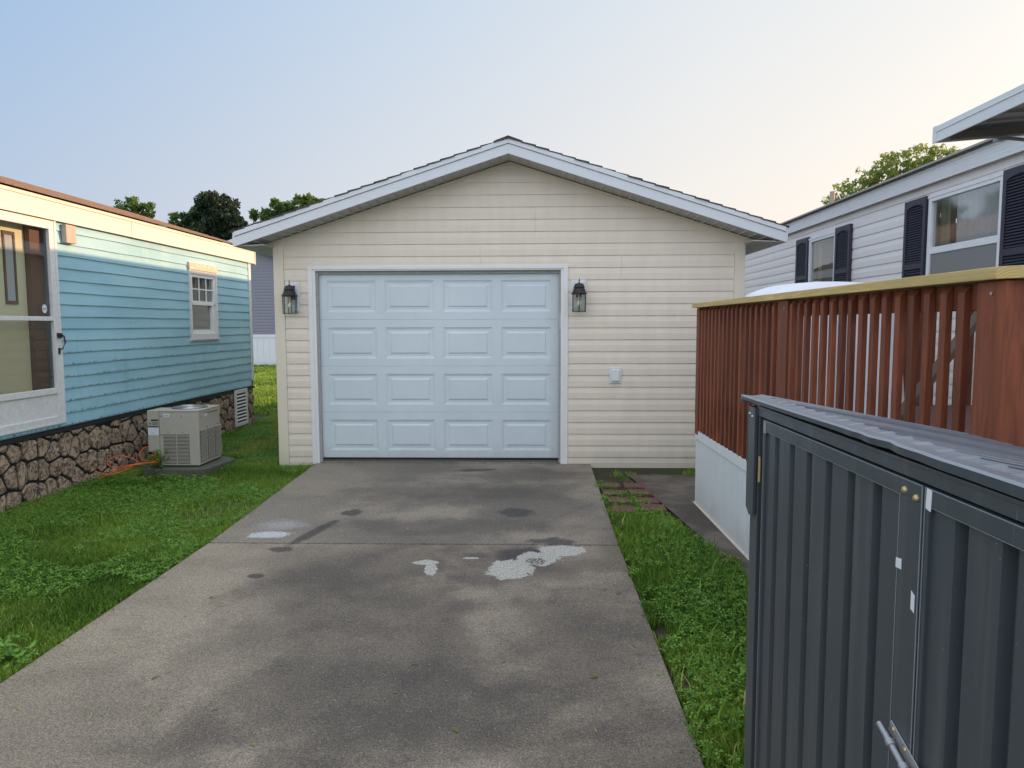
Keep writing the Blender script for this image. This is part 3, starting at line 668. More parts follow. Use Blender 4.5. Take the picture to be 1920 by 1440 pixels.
# lanterns either side of the door
def lantern(x, z, label, turn):
    t_ = thing('wall_lantern', (x, GY-.012, z), label, 'wall lamp', 'wall lanterns flanking the garage door')
    b = MB(); b.box(-.082, .082, -.012, 0, -.16, .17); b.box(-.068, .068, -.020, -.012, -.145, .155); b.build('mounting_block', 'whitevinyl', t_, bevel=.005, local=True)
    cy = -.115
    b = MB(); b.box(-.03, .03, -.032, -.0205, -.02, .13); b.tube([(0, -.03, .06), (0, -.06, .105), (0, cy+.01, .10)], [.024, .026, .022]); b.build('arm', 'blackmetal', t_, local=True, smooth=True)
    b = MB(); b.lathe((0, cy, .0), [(.001, .165), (.008, .160), (.004, .145), (.010, .132), (.045, .122), (.062, .085), (.057, .072), (.066, .060), (.070, .040), (.088, .016), (.086, .010), (.001, .012)], 12); b.tube([(0, cy, .15), (0, cy, .192)], [.005, .002], 6)
    b.build('cap', 'blackmetal', t_, local=True)
    b = MB(); rr_ = .078; h_ = .178; bars = []
    for k_ in range(6):
        a = turn+k_*math.pi/3; p = (rr_*math.cos(a), cy+rr_*math.sin(a)); a2 = turn+(k_+1)*math.pi/3; p2 = (rr_*math.cos(a2), cy+rr_*math.sin(a2))
        b.tube([(p[0], p[1], .014), (p[0], p[1], -h_-.006)], .0040, 6)
        for zz in (.010, -h_): b.tube([(p[0], p[1], zz), (p2[0], p2[1], zz)], .0034, 6)
    b.build('cage', 'blackmetal', t_, local=True)
    for k_ in range(6):
        a = turn+k_*math.pi/3; a2 = a+math.pi/3; r2 = rr_*.985
        q_ = MB(); q_.quad((r2*math.cos(a), cy+r2*math.sin(a), .008), (r2*math.cos(a2), cy+r2*math.sin(a2), .008), (r2*math.cos(a2), cy+r2*math.sin(a2), -h_), (r2*math.cos(a), cy+r2*math.sin(a), -h_)); q_.build('glass_pane', 'lampglass', t_, local=True)
    b = MB(); b.tube([(0, cy, .01), (0, cy, -.055)], .013, 10); b.build('candle_sleeve', 'candle', t_, local=True)
    b = MB(); b.lathe((0, cy, -.055), [(.010, 0), (.012, -.01), (.024, -.035), (.022, -.055), (.008, -.066), (.0005, -.068)], 12); b.build('bulb', 'bulb', t_, smooth=True, local=True)
    return t_
lantern(-2.685, 1.875, 'black six sided glass lantern left of the garage door by the corner trim', 0.0)
lantern(.500, 1.885, 'black six sided glass lantern right of the garage door above the outlet cover', R(30))
ob = thing('outlet_cover', (.914, GY-.012, 1.0), 'small white hinged outlet cover low on the cream siding', 'outlet cover')
MB().box(-.070, .070, -.012, 0, -.088, .088).build('mounting_plate', 'whitevinyl', ob, bevel=.004, local=True)
b = MB(); b.box(-.043, .043, -.034, -.0125, -.062, .062); b.build('flap', 'white', ob, bevel=.006, local=True)
MB().tube([(0, -.034, .054), (0, -.037, .054)], .004).build('screw', 'blackmetal', ob, local=True)

# ================================================================== BLUE MOBILE HOME
BX = -4.52; Y0, Y1 = -3.0, 11.28
bh = thing('mobile_home', (BX, 6, 0), 'pale blue mobile home with lap siding and a stone patterned skirt', 'mobile home')
DY0, DY1 = 5.72, 6.635; WY0, WY1, WZ0, WZ1 = 9.235, 10.045, 1.385, 2.30
mb = MB()
siding(mb, lambda u, v, o: (BX+o, u, v), lambda v: Y0, lambda v: Y1-.075, .612, 2.56, .1161, LAP, [(DY0, DY1, .66, 2.57), (WY0+.02, WY1-.02, WZ0-.03, WZ1+.05)], du=.35, wob=.0022)
mb.build('lap_siding', 'bluesiding', bh)
mb = MB(); mb.box(BX-.10, BX-.001, Y0, DY0, .60, 2.62); mb.box(BX-.10, BX-.001, DY1, WY0+.02, .60, 2.62); mb.box(BX-.10, BX-.001, WY1-.02, Y1-.001, .60, 2.62)
mb.box(BX-.10, BX-.001, DY0, DY1, .60, .66); mb.box(BX-.10, BX-.001, WY0+.02, WY1-.02, .60, WZ0-.03); mb.box(BX-.10, BX-.001, WY0+.02, WY1-.02, WZ1+.05, 2.62)
mb.prism([(BX-.001, Y1-.04, .60), (BX-.001, Y1-.04, 2.73), (-6.65, Y1-.04, 3.36), (-8.78, Y1-.04, 2.73), (-8.78, Y1-.04, .60)], (0, .04, 0)); mb.box(-8.8, -8.75, Y0, Y1, .6, 2.7)
mb.prism([(BX-.001, Y0, .60), (BX-.001, Y0, 2.73), (-6.65, Y0, 3.36), (-8.78, Y0, 2.73), (-8.78, Y0, .60)], (0, .04, 0)); mb.box(-8.7, BX-.1, Y0+.05, Y1-.05, .55, .60)
mb.build('wall', 'bluesiding', bh)
B(BX, BX+.022, Y1-.073, Y1+.012, .69, 2.556).build('corner_trim', 'whitepaint', bh, bevel=.003)
mb = MB(); mb.box(BX+.020, BX+.046, Y0, 7.90, 2.552, 2.722); mb.box(BX+.024, BX+.050, 7.904, Y1+.12, 2.550, 2.720); mb.box(BX+.014, BX+.056, Y0, Y1+.135, 2.722, 2.752)
for zz in (2.60, 2.64, 2.68): mb.box(BX+.046, BX+.0480, Y0, 7.90, zz, zz+.004)
mb.box(BX+.048, BX+.060, Y1+.118, Y1+.138, 2.535, 2.735)
mb.build('fascia', 'creamfascia', bh, bevel=.002)
mb = MB(); mb.box(BX-.0, BX+.019, Y0, Y1+.1, 2.556, 2.565); mb.build('soffit', 'dark', bh)
rf = MB(); nC = 14
for sg in (1, -1):
    for k_ in range(nC):
        a, b = 2.20*k_/nC, 2.20*(k_+1)/nC+.01; zz = lambda d, e=0: 3.425-.3*d+e
        pts = [(-6.65+sg*a, Y0-.1, zz(a, .002)), (-6.65+sg*b, Y0-.1, zz(b, .015)), (-6.65+sg*b, Y0-.1, zz(b, .002)), (-6.65+sg*a, Y0-.1, zz(a, -.012))]
        rf.prism(pts[::-1] if sg > 0 else pts, (0, Y1-Y0+.25, 0))
rf.build('shingle_roof', 'shinglebrown', bh)
# stone patterned skirt: individual moulded stones
def clip(poly, a, n, d):
    out = []
    for i in range(len(poly)):
        p, q = poly[i], poly[(i+1) % len(poly)]; sp_ = (p[0]-a[0])*n[0]+(p[1]-a[1])*n[1]-d; sq = (q[0]-a[0])*n[0]+(q[1]-a[1])*n[1]-d
        if sp_ <= 0: out.append(p)
        if sp_*sq < 0: t = sp_/(sp_-sq); out.append((p[0]+(q[0]-p[0])*t, p[1]+(q[1]-p[1])*t))
    return out
st = MB(); r2 = random.Random(11); seeds = []
nx = int((Y1+.04-4.0)/.165)
for i in range(-1, nx+2):
    for j in range(-1, 5):
        seeds.append((4.0+(i+.5*(j % 2))*.165+r2.uniform(-.06, .06), .02+j*.195+r2.uniform(-.075, .075)))
for s_ in seeds:
    if not (3.9 < s_[0] < Y1+.05 and -.12 < s_[1] < .62): continue
    poly = [(4.0, -.04), (Y1+.03, -.04), (Y1+.03, .548), (4.0, .548)]
    for o in seeds:
        if o is s_: continue
        d = math.hypot(o[0]-s_[0], o[1]-s_[1])
        if d > .55: continue
        n = ((o[0]-s_[0])/d, (o[1]-s_[1])/d); poly = clip(poly, s_, n, d/2-.0128)
        if not poly: break
    if len(poly) < 3: continue
    for _ in range(2):
        poly = [q for i in range(len(poly)) for q in ((poly[i][0]*.88+poly[(i+1) % len(poly)][0]*.12, poly[i][1]*.88+poly[(i+1) % len(poly)][1]*.12), (poly[i][0]*.12+poly[(i+1) % len(poly)][0]*.88, poly[i][1]*.12+poly[(i+1) % len(poly)][1]*.88))]
    poly = [(p[0]+r2.uniform(-.004, .004), p[1]+r2.uniform(-.004, .004)) for p in poly]
    cx_, cy_ = sum(p[0] for p in poly)/len(poly), sum(p[1] for p in poly)/len(poly)
    if cx_ > 10.50 and cx_ < 10.98 and False: continue
    rings = []; 
    for sc, o in ((1.0, .0), (.985, .014), (.93, .021), (.5, .023)):
        rings.append([(BX-.02+o+(r2.uniform(-.003, .003) if o > .01 else 0), cx_+(p[0]-cx_)*sc, cy_+(p[1]-cy_)*sc) for p in poly])
    n = len(poly); vs = sum(rings, [])+[(BX+.004, cx_, cy_)]
    fs = [(k_*n+i, k_*n+(i+1) % n, (k_+1)*n+(i+1) % n, (k_+1)*n+i) for k_ in range(3) for i in range(n)]+[(3*n+i, 3*n+(i+1) % n, 4*n) for i in range(n)]
    st.add(vs, fs)
st.build('stone_skirt', 'stone', bh)
mb = MB(); mb.box(BX-.06, BX-.018, Y0, Y1+.03, -.05, .56); mb.box(BX-.03, BX+.012, Y0, Y1+.035, .556, .588); mb.box(-8.8, BX-.06, Y1-.02, Y1+.02, -.05, .56); mb.box(BX-.05, BX-.002, Y0, Y1+.01, .588, .612); mb.build('skirt_backing', 'black', bh)
# skirt vent
vt = B(BX+.010, BX+.022, 10.52, 10.96, .045, .575).build('skirt_vent', 'whitepaint', bh)
mb = MB(); mb2 = MB()
for x0_, x1_, z0_, z1_ in ((10.51, 10.56, .03, .59), (10.92, 10.97, .03, .59)): mb.box(BX+.022, BX+.036, x0_, x1_, z0_, z1_)
mb.box(BX+.022, BX+.036, 10.56, 10.92, .03, .07); mb.box(BX+.022, BX+.036, 10.56, 10.92, .55, .59)
for k_ in range(9):
    zc = .085+k_*.052; mb2.box(BX+.0225, BX+.024, 10.575, 10.905, zc, zc+.030)
    mb.prism([(BX+.024, 10.56, zc+.034), (BX+.036, 10.56, zc+.028), (BX+.036, 10.56, zc+.034), (BX+.024, 10.56, zc+.050)], (0, .36, 0))
mb.build('louver_frame', 'whitepaint', vt); mb2.build('slot', 'black', vt)
# window
wn = MB()
for a in ((WY0, WY0+.045, WZ0, WZ1), (WY1-.045, WY1, WZ0, WZ1), (WY0+.045, WY1-.045, WZ1-.05, WZ1), (WY0+.045, WY1-.045, WZ0, WZ0+.07)): wn.box(BX-.03, BX+.030, *a)
win = wn.build('window', 'whitepaint', bh, bevel=.003)
B(BX, BX+.040, WY0-.01, WY1+.004, WZ1+.002, WZ1+.095).build('header_board', 'rawboard', win, bevel=.003)
mb = B(BX+.0, BX+.026, WY0-.03, WY1+.0, WZ0-.028, WZ0-.004); mb.box(BX, BX+.046, WY0-.01, WY1+.012, WZ0-.010, WZ0-.001); mb.build('sill', 'whitepaint', win)
iy0, iy1 = WY0+.045, WY1-.045; zm = 1.86
mb = MB()
for a in ((iy0, iy0+.05, zm, WZ1-.05), (iy1-.05, iy1, zm, WZ1-.05), (iy0+.05, iy1-.05, WZ1-.09, WZ1-.05), (iy0+.05, iy1-.05, zm-.02, zm+.035)): mb.box(BX-.01, BX+.016, *a)
for k_ in (1, 2): yy = iy0+.05+(iy1-iy0-.1)*k_/3; mb.box(BX-.002, BX+.010, yy-.008, yy+.008, zm+.035, WZ1-.09)
mb.box(BX-.0015, BX+.0095, iy0+.05, iy1-.05, (zm+.035+WZ1-.09)/2-.008, (zm+.035+WZ1-.09)/2+.008)
mb.build('upper_sash', 'white', win)
mb = MB()
for a in ((iy0, iy0+.05, WZ0+.07, zm-.02), (iy1-.10, iy1, WZ0+.07, zm-.02), (iy0+.05, iy1-.10, WZ0+.07, WZ0+.125)): mb.box(BX-.03, BX+.002, *a)
mb.build('lower_sash', 'white', win)
PANE(BX-.012, iy0+.04, iy1-.04, zm, WZ1-.06).build('pane', 'windowglass', win); PANE(BX-.024, iy0+.04, iy1-.09, WZ0+.1, zm).build('pane', 'windowglass', win)
B(BX-.14, BX-.12, iy0-.05, iy1+.05, WZ0, WZ1).build('room_shade', 'dark', win)
# storm door
sdr = MB()
for a in ((DY0, DY0+.07, .662, 2.545), (DY1-.078, DY1, .662, 2.545), (DY0+.07, DY1-.078, 2.465, 2.545), (DY0+.07, DY1-.078, 1.615, 1.655), (DY0+.07, DY1-.078, .93, .985), (DY0+.07, DY1-.078, .662, .715)): sdr.box(BX-.012, BX+.024, *a)
sdr.box(BX-.02, BX+.030, DY1-.012, DY1+.018, .655, 2.550); sdr.box(BX-.02, BX+.030, DY0-.02, DY1+.018, .640, .662)
door2 = sdr.build('storm_door', 'whitepaint', bh, bevel=.003)
B(BX-.006, BX+.008, DY0+.07, DY1-.078, .715, .93).build('kick_panel', 'whitepaint', door2)
PANE(BX-.004, DY0+.065, DY1-.073, 1.655, 2.465).build('upper_glass', 'glass', door2)
PANE(BX-.004, DY0+.065, DY1-.073, .985, 1.615).build('lower_glass', 'dimglass', door2)
hd = MB(); yy = DY1-.030; hd.box(BX+.024, BX+.045, yy-.02, yy+.035, 1.455, 1.50); hd.tube([(BX+.03, yy, 1.50), (BX+.06, yy+.03, 1.47), (BX+.07, yy+.03, 1.41), (BX+.05, yy+.015, 1.35), (BX+.026, yy, 1.345)], .008); hd.box(BX+.024, BX+.032, yy-.012, yy+.012, 1.30, 1.36)
hd.build('handle', 'blackmetal', door2, bevel=.002)
inn = B(BX-.13, BX-.10, DY0-.15, 6.39, .66, 2.5).build('entry_door', 'innerdoor', bh)
mb = MB()
for a in ((6.12, 6.14, 1.76, 2.40), (6.245, 6.265, 1.76, 2.40), (6.14, 6.245, 2.37, 2.40), (6.14, 6.245, 1.76, 1.79)): mb.box(BX-.10, BX-.088, *a)
mb.build('window_trim', 'browntrim', inn); B(BX-.0995, BX-.097, 6.14, 6.245, 1.79, 2.37).build('pane', 'labelgrey', inn)
mb = MB(); mb.box(BX-.12, BX-.05, 6.395, 6.56, .66, 2.5); mb.build('door_jamb', 'browntrim', bh); B(BX-.12, BX-.03, DY0-.2, DY1, 2.50, 2.56).build('door_head', 'browntrim', bh)
# beaded hanging on the door
mb = MB()
for k_ in range(26):
    t_ = k_/25; yy = 5.98+.12*t_; zz = 2.42-.32*math.sin(math.pi*t_)**.7
    mb.lathe((BX-.09, yy, zz), [(.0005, .005), (.0045, 0), (.0005, -.005)], 5)
mb.tube([(BX-.09, 5.98+.12*k_/25, 2.42-.32*math.sin(math.pi*k_/25)**.7) for k_ in range(26)], .0012, 4); mb.tube([(BX-.089, 6.04, 2.105), (BX-.089, 6.04, 1.98)], .0012, 4)
for k_ in range(8): mb.lathe((BX-.088, 6.04, 2.09-k_*.012), [(.0005, .005), (.0045, 0), (.0005, -.005)], 5)
mb.box(BX-.092, BX-.088, 6.025, 6.055, 1.995, 2.003); mb.box(BX-.092, BX-.088, 6.037, 6.043, 1.975, 2.02)
tag(mb.build('bead_string', 'beige'), 'string of pale beads hanging inside the storm door of the blue home', 'beads')
sk = MB(); cyy, czz = 6.470, 1.725
sk.prism([(BX+.001, cyy+.034*math.cos(a*math.pi/4+math.pi/8), czz+.042*math.sin(a*math.pi/4+math.pi/8)) for a in range(8)], (.0015, 0, 0)); skk = sk.build('security_sticker', 'stickerwhite', door2)
def text(s_, size, loc, rot, m, name, parent, ext=.0004):
    cu = bpy.data.curves.new(name, 'FONT'); cu.body = s_; cu.size = size; cu.extrude = ext; cu.align_x = 'CENTER'; cu.align_y = 'CENTER'
    tmp = bpy.data.objects.new(name, cu); COL.objects.link(tmp); bpy.context.view_layer.update()
    me = bpy.data.meshes.new_from_object(tmp.evaluated_get(bpy.context.evaluated_depsgraph_get())); me.materials.clear(); me.materials.append(MC[m])
    bpy.data.objects.remove(tmp); o = bpy.data.objects.new(name, me); COL.objects.link(o)
    o.parent = parent; off = Vector((0, 0, 0)); q = parent
    while q is not None: off += q.location; q = q.parent
    o.location = Vector(loc)-off; o.rotation_euler = rot; return o
text('ADT', .026, (BX+.004, cyy, czz), (R(90), 0, R(90)), 'stickerblue', 'sticker_lettering', skk)
B(BX+.014, BX+.065, 6.745, 6.895, 2.36, 2.535).build('vent_hood', 'boxbeige', bh, bevel=.006)

# ---- air conditioner
AX0, AX1, AY0, AY1, AZ0, AZ1 = -4.05, -3.62, 7.506, 8.04, .05, .655
ac = thing('air_conditioner', ((AX0+AX1)/2, (AY0+AY1)/2, AZ0), 'beige boxy air conditioner with louvered sides beside the blue home', 'air conditioner')
mb = B(AX0, AX1, AY0, AY1, AZ0, AZ1-.02); mb.box(AX0-.004, AX1+.004, AY0-.004, AY1+.004, AZ1-.02, AZ1)
mb.build('cabinet', 'beige', ac, bevel=.008)
mb = MB(); cxx, cyy2 = (AX0+AX1)/2, (AY0+AY1)/2
for rr_ in (.05, .09, .13, .17): mb.lathe((cxx, cyy2, AZ1+.004), [(rr_-.003, 0), (rr_, .008), (rr_+.003, 0)], 28)
for k_ in range(8): mb.tube([(cxx, cyy2, AZ1+.010), (cxx+.175*math.cos(k_*math.pi/4), cyy2+.175*math.sin(k_*math.pi/4), AZ1+.008)], .003, 5)
mb.build('fan_guard', 'galv', ac)
MB().lathe((cxx, cyy2, AZ1+.0015), [(.0005, 0), (.19, 0)], 28).build('fan_opening', 'dark', ac)
def louv(u0, u1, z0, z1, n, Mp, m1, m2):
    m2.add([Mp(u0, z0, .001), Mp(u1, z0, .001), Mp(u1, z1, .001), Mp(u0, z1, .001)], [(0, 1, 2, 3)])
    for k_ in range(n):
        za = z0+(z1-z0)*k_/n; hh = (z1-z0)/n
        m1.add([Mp(u0, za+hh*.45, .002), Mp(u1, za+hh*.45, .002), Mp(u1, za+hh*.62, .009), Mp(u0, za+hh*.62, .009), Mp(u1, za+hh, .002), Mp(u0, za+hh, .002)], [(0, 1, 2, 3), (3, 2, 4, 5)])
m1, m2 = MB(), MB(); fr = lambda u, v, o: (u, AY0-o, v); rg = lambda u, v, o: (AX1+o, u, v)
lv = []
def nl():
    global m1, m2
    m2.build('louver_opening', 'dark', ac); m1.build('louvers', 'beige', ac); m1, m2 = MB(), MB()
louv(AX0+.040, AX0+.175, AZ0+.02, AZ0+.35, 22, fr, m1, m2); nl(); louv(AX0+.190, AX0+.325, AZ0+.02, AZ0+.35, 22, fr, m1, m2); nl()
louv(AY0+.03, AY0+.19, AZ0+.03, AZ0+.38, 24, rg, m1, m2); nl(); louv(AY0+.205, AY0+.365, AZ0+.03, AZ0+.38, 24, rg, m1, m2); nl(); louv(AY0+.38, AY0+.54, AZ0+.03, AZ0+.38, 24, rg, m1, m2)
m2.build('louver_opening', 'dark', ac); m1.build('louvers', 'beige', ac)
cb = B(AX0-.135, AX0-.006, AY0+.01, AY0+.30, AZ0+.15, AZ1-.005).build('control_box', 'beige', ac, bevel=.005)
mb = MB(); mb.box(AX0-.128, AX0-.012, AY0+.0075, AY0+.0095, AZ0+.33, AZ0+.415); mb.build('rating_label', 'stickerwhite', cb)
mb = MB(); mb.box(AX0-.128, AX0-.012, AY0+.0075, AY0+.0095, AZ0+.418, AZ0+.430); mb.box(AX0-.092, AX0-.014, AY0+.0075, AY0+.0095, AZ0+.487, AZ0+.503)
mb.prism([(AX0-.115, AY0+.0095, AZ0+.45), (AX0-.095, AY0+.0095, AZ0+.45), (AX0-.105, AY0+.0095, AZ0+.475)], (0, -.002, 0)); mb.lathe((AX0-.07, AY0+.007, AZ0+.36), [(.0, 0), (.014, .0)], 10)
for k_ in range(3): mb.box(AX0-.085, AX0-.018, AY0+.0078, AY0+.0095, AZ0+.446+k_*.012, AZ0+.450+k_*.012)
mb.build('warning_label', 'black', cb)
mb = MB(); mb.box(AX0+.055, AX0+.122, AY0-.006, AY0-.0045, AZ0+.528, AZ0+.566); mb.build('service_sticker', 'stickerwhite', ac)
mb = MB(); mb.box(AX0+.060, AX0+.117, AY0-.0072, AY0-.006, AZ0+.541, AZ0+.544); mb.box(AX0+.068, AX0+.108, AY0-.0072, AY0-.006, AZ0+.550, AZ0+.554); mb.build('sticker_text', 'stickerblue', ac)
mb = MB()
mb.prism([(AX1+.005, AY0+.135, AZ0+.525), (AX1+.005, AY0+.205, AZ0+.525), (AX1+.005, AY0+.205, AZ0+.535), (AX1+.005, AY0+.170, AZ0+.557), (AX1+.005, AY0+.135, AZ0+.535)], (.002, 0, 0)); mb.build('emblem', 'stickerwhite', ac)
mb = MB(); mb.box(AX1+.005, AX1+.0065, AY0+.135, AY0+.205, AZ0+.558, AZ0+.568)
for k_ in range(9): mb.box(AX1+.005, AX1+.0065, AY0+.225+k_*.028, AY0+.245+k_*.028, AZ0+.545, AZ0+.560)
mb.build('emblem_lettering', 'beigedark', ac)
for x, z in ((AX0+.02, .54), (AX0+.25, .54), (AX0+.10, .365), (AX0+.26, .365), (AX0+.02, .34), (AX0+.025, .06)): MB().tube([(x, AY0-.004, AZ0+z), (x, AY0-.008, AZ0+z)], .005, 8).build('screw', 'blackmetal', ac)
for y, z in ((AY0+.06, .52), (AY0+.45, .40), (AY0+.2, .40)): MB().tube([(AX1+.004, y, AZ0+z), (AX1+.008, y, AZ0+z)], .005, 8).build('screw', 'blackmetal', ac)
mb = MB(); mb.tube([(AX0-.05, AY0+.1, AZ0+.16), (AX0-.05, AY0+.1, AZ0+.0), (AX0-.2, AY0+.12, AZ0-.04), (BX, AY0+.2, .05)], .018); mb.tube([(AX0-.02, AY0+.05, AZ0+.16), (AX0-.02, AY0+.05, AZ0-.03)], .014); mb.build('refrigerant_pipe', 'galv', ac, smooth=True)
pd = MB(); pd.prism([(AX0-.13, AY0-.12, -.05), (AX1+.10, AY0-.13, -.05), (AX1+.19, AY1-.04, -.05), (AX1+.02, AY1+.10, -.05), (AX0-.15, AY1+.1, -.05)], (0, 0, .085))
tag(pd.build('concrete_pad', 'padstone', bevel=.01), 'dark mossy concrete pad in the grass under the air conditioner', 'concrete pad')
# supporting blocks between cabinet and pad
mb = MB()
for a in ((AX0+.01, AX0+.07), (AX1-.08, AX1-.01)): B(a[0], a[1], AY0+.03, AY1-.03, .037, AZ0-.001).build('foot', 'blackmetal', ac)
# extension cord
def wiggle(pts, n=10):
    P_ = [Vector(p) for p in pts]; out = []
    for i in range(len(P_)-1):
        p0, p1, p2, p3 = P_[max(i-1, 0)], P_[i], P_[i+1], P_[min(i+2, len(P_)-1)]
        for k_ in range(n):
            t_ = k_/n; out.append(.5*((2*p1)+(-p0+p2)*t_+(2*p0-5*p1+4*p2-p3)*t_*t_+(-p0+3*p1-3*p2+p3)*t_**3))
    out.append(P_[-1]); return out
mb = MB()
mb.tube(wiggle([(-4.44, 7.02, .0), (-4.34, 7.08, .06), (-4.20, 7.2, .11), (-4.06, 7.38, .12), (-4.10, 7.5, .20), (-4.14, 7.53, .23), (-4.22, 7.53, .25), (-4.27, 7.5, .19), (-4.20, 7.42, .13), (-4.05, 7.45, .10)]), .0048, 7)
mb.tube(wiggle([(-4.02, 7.4, .11), (-4.16, 7.25, .12), (-4.34, 7.15, .10), (-4.42, 7.14, .15), (-4.36, 7.2, .21), (-4.26, 7.22, .20), (-4.18, 7.28, .12), (-4.32, 7.05, .05), (-4.46, 6.98, .10)]), .0048, 7)
tag(mb.build('extension_cord', 'orange', smooth=True), 'orange extension cord looped against the stone skirt beside the air conditioner', 'cord')
def weed(name, loc, label, n, h, m='clover', seed=1, spread=.10):
    r_ = random.Random(seed); V = []; t = []
    for i in range(n):
        a = r_.uniform(0, 6.28); d = spread*r_.random(); x = loc[0]+math.cos(a)*d; y = loc[1]+math.sin(a)*d; z = loc[2]+h*r_.random()
        b = r_.uniform(0, 6.28); L_ = r_.uniform(.03, .07); w = L_*.28; ux, uy, uz = math.cos(b), math.sin(b), r_.uniform(-.5, .6)
        V += [(x, y, z), (x+ux*L_*.5-uy*w, y+uy*L_*.5+ux*w, z+uz*L_*.5), (x+ux*L_, y+uy*L_, z+uz*L_), (x+ux*L_*.5+uy*w, y+uy*L_*.5-ux*w, z+uz*L_*.5)]; t += [r_.random()*.9]*4
    th = thing(name, (loc[0], loc[1], loc[2]), label, 'plant')
    leaf_mesh('leaves', V, np.arange(len(V)).reshape(-1, 4), t, m, th, loc)
    s_ = MB()
    for i in range(6): a = i*1.05; s_.tube([(loc[0], loc[1], loc[2]), (loc[0]+math.cos(a)*spread*.7, loc[1]+math.sin(a)*spread*.7, loc[2]+h*.8)], .002, 5)
    s_.build('stems', 'clover', th)
weed('weed', (-4.07, 7.46, -.02), 'leafy green weed growing between the orange cord and the air conditioner', 150, .24, seed=4, spread=.12)
weed('weed', (1.30, 4.62, -.02), 'reddish low weed on the dirt path against the white deck skirt', 60, .05, 'palleaf', 8, .06)

# ================================================================== WHITE HOUSE ON THE RIGHT
WX = 4.05; V0, V1 = -2.0, 16.0
wh = thing('mobile_home', (WX, 7, 0), 'white vinyl sided mobile home with dark louvered shutters behind the deck', 'mobile home')
wins = [(9.68, 10.60, 1.88, 2.79), (6.30, 7.465, 1.72, 2.845)]
mb = MB(); siding(mb, lambda u, v, o: (WX-o, u, v), lambda v: V0, lambda v: V1, .60, 2.99, .1270, DUTCH, [(w[0], w[1], w[2], w[3]) for w in wins], start=.60-.1270*.0+(.0025))
mb.build('vinyl_siding', 'whitehouse', wh)
mb = MB(); yy = V0
for w in sorted(wins): mb.box(WX+.001, WX+.09, yy, w[0], .55, 3.0); mb.box(WX+.001, WX+.09, w[0], w[1], .55, w[2]); mb.box(WX+.001, WX+.09, w[0], w[1], w[3], 3.0); yy = w[1]
mb.box(WX+.001, WX+.09, yy, V1, .55, 3.0)
for yy in (V0, V1-.04): mb.prism([(WX+.02, yy, .55), (WX+.02, yy, 3.0), (7.7, yy, 4.25), (11.35, yy, 3.0), (11.35, yy, .55)], (0, .04, 0))
mb.box(11.3, 11.35, V0, V1, .55, 3.0); mb.box(WX+.1, 11.3, V0+.05, V1-.05, .55, .62)
mb.build('wall', 'whitehouse', wh)
mb = MB(); siding(mb, lambda u, v, o: (WX-.02-(.004 if int(u*8) % 2 else 0), u, v), lambda v: V0, lambda v: V1, -.04, .60, .64, [(0, 0), (1, 0)]); mb.build('skirt', 'whitevinyl', wh)
mb = MB(); mb.box(WX-.075, WX-.052, V0-.1, V1+.1, 2.965, 3.118); mb.box(WX-.080, WX-.050, V0-.1, V1+.1, 3.095, 3.120)
for zz in (3.00, 3.035, 3.065): mb.box(WX-.0765, WX-.075, V0-.1, V1+.1, zz, zz+.003)
mb.box(WX-.052, WX+.02, V0-.1, V1+.1, 2.990, 2.998); mb.build('fascia', 'fasciawhite', wh)
rf = MB(); sl = .345
for sg in (-1, 1):
    tot = 3.76
    for k_ in range(22):
        a, b = tot*k_/22, tot*(k_+1)/22+.01; zz = lambda d, e=0: 4.400-sl*(d*.98)+e
        pts = [(7.7+sg*a, V0-.12, zz(a, .0)), (7.7+sg*b, V0-.12, zz(b, .012)), (7.7+sg*b, V0-.12, zz(b, -.001)), (7.7+sg*a, V0-.12, zz(a, -.012))]
        rf.prism(pts if sg < 0 else pts[::-1], (0, V1-V0+.24, 0))
rf.build('shingle_roof', 'shingledark', wh)
B(WX-.088, WX-.06, V0-.12, V1+.12, 3.121, 3.170).build('drip_edge', 'sealgrey', wh)
mb = MB(); mb.tube([(4.9, 12.0, 3.3), (4.9, 12.0, 3.72)], .04, 12); mb.tube([(4.9, 12.0, 3.38), (4.9, 12.0, 3.45)], [.12, .045], 12); mb.build('vent_pipe', 'boxbeige', wh)
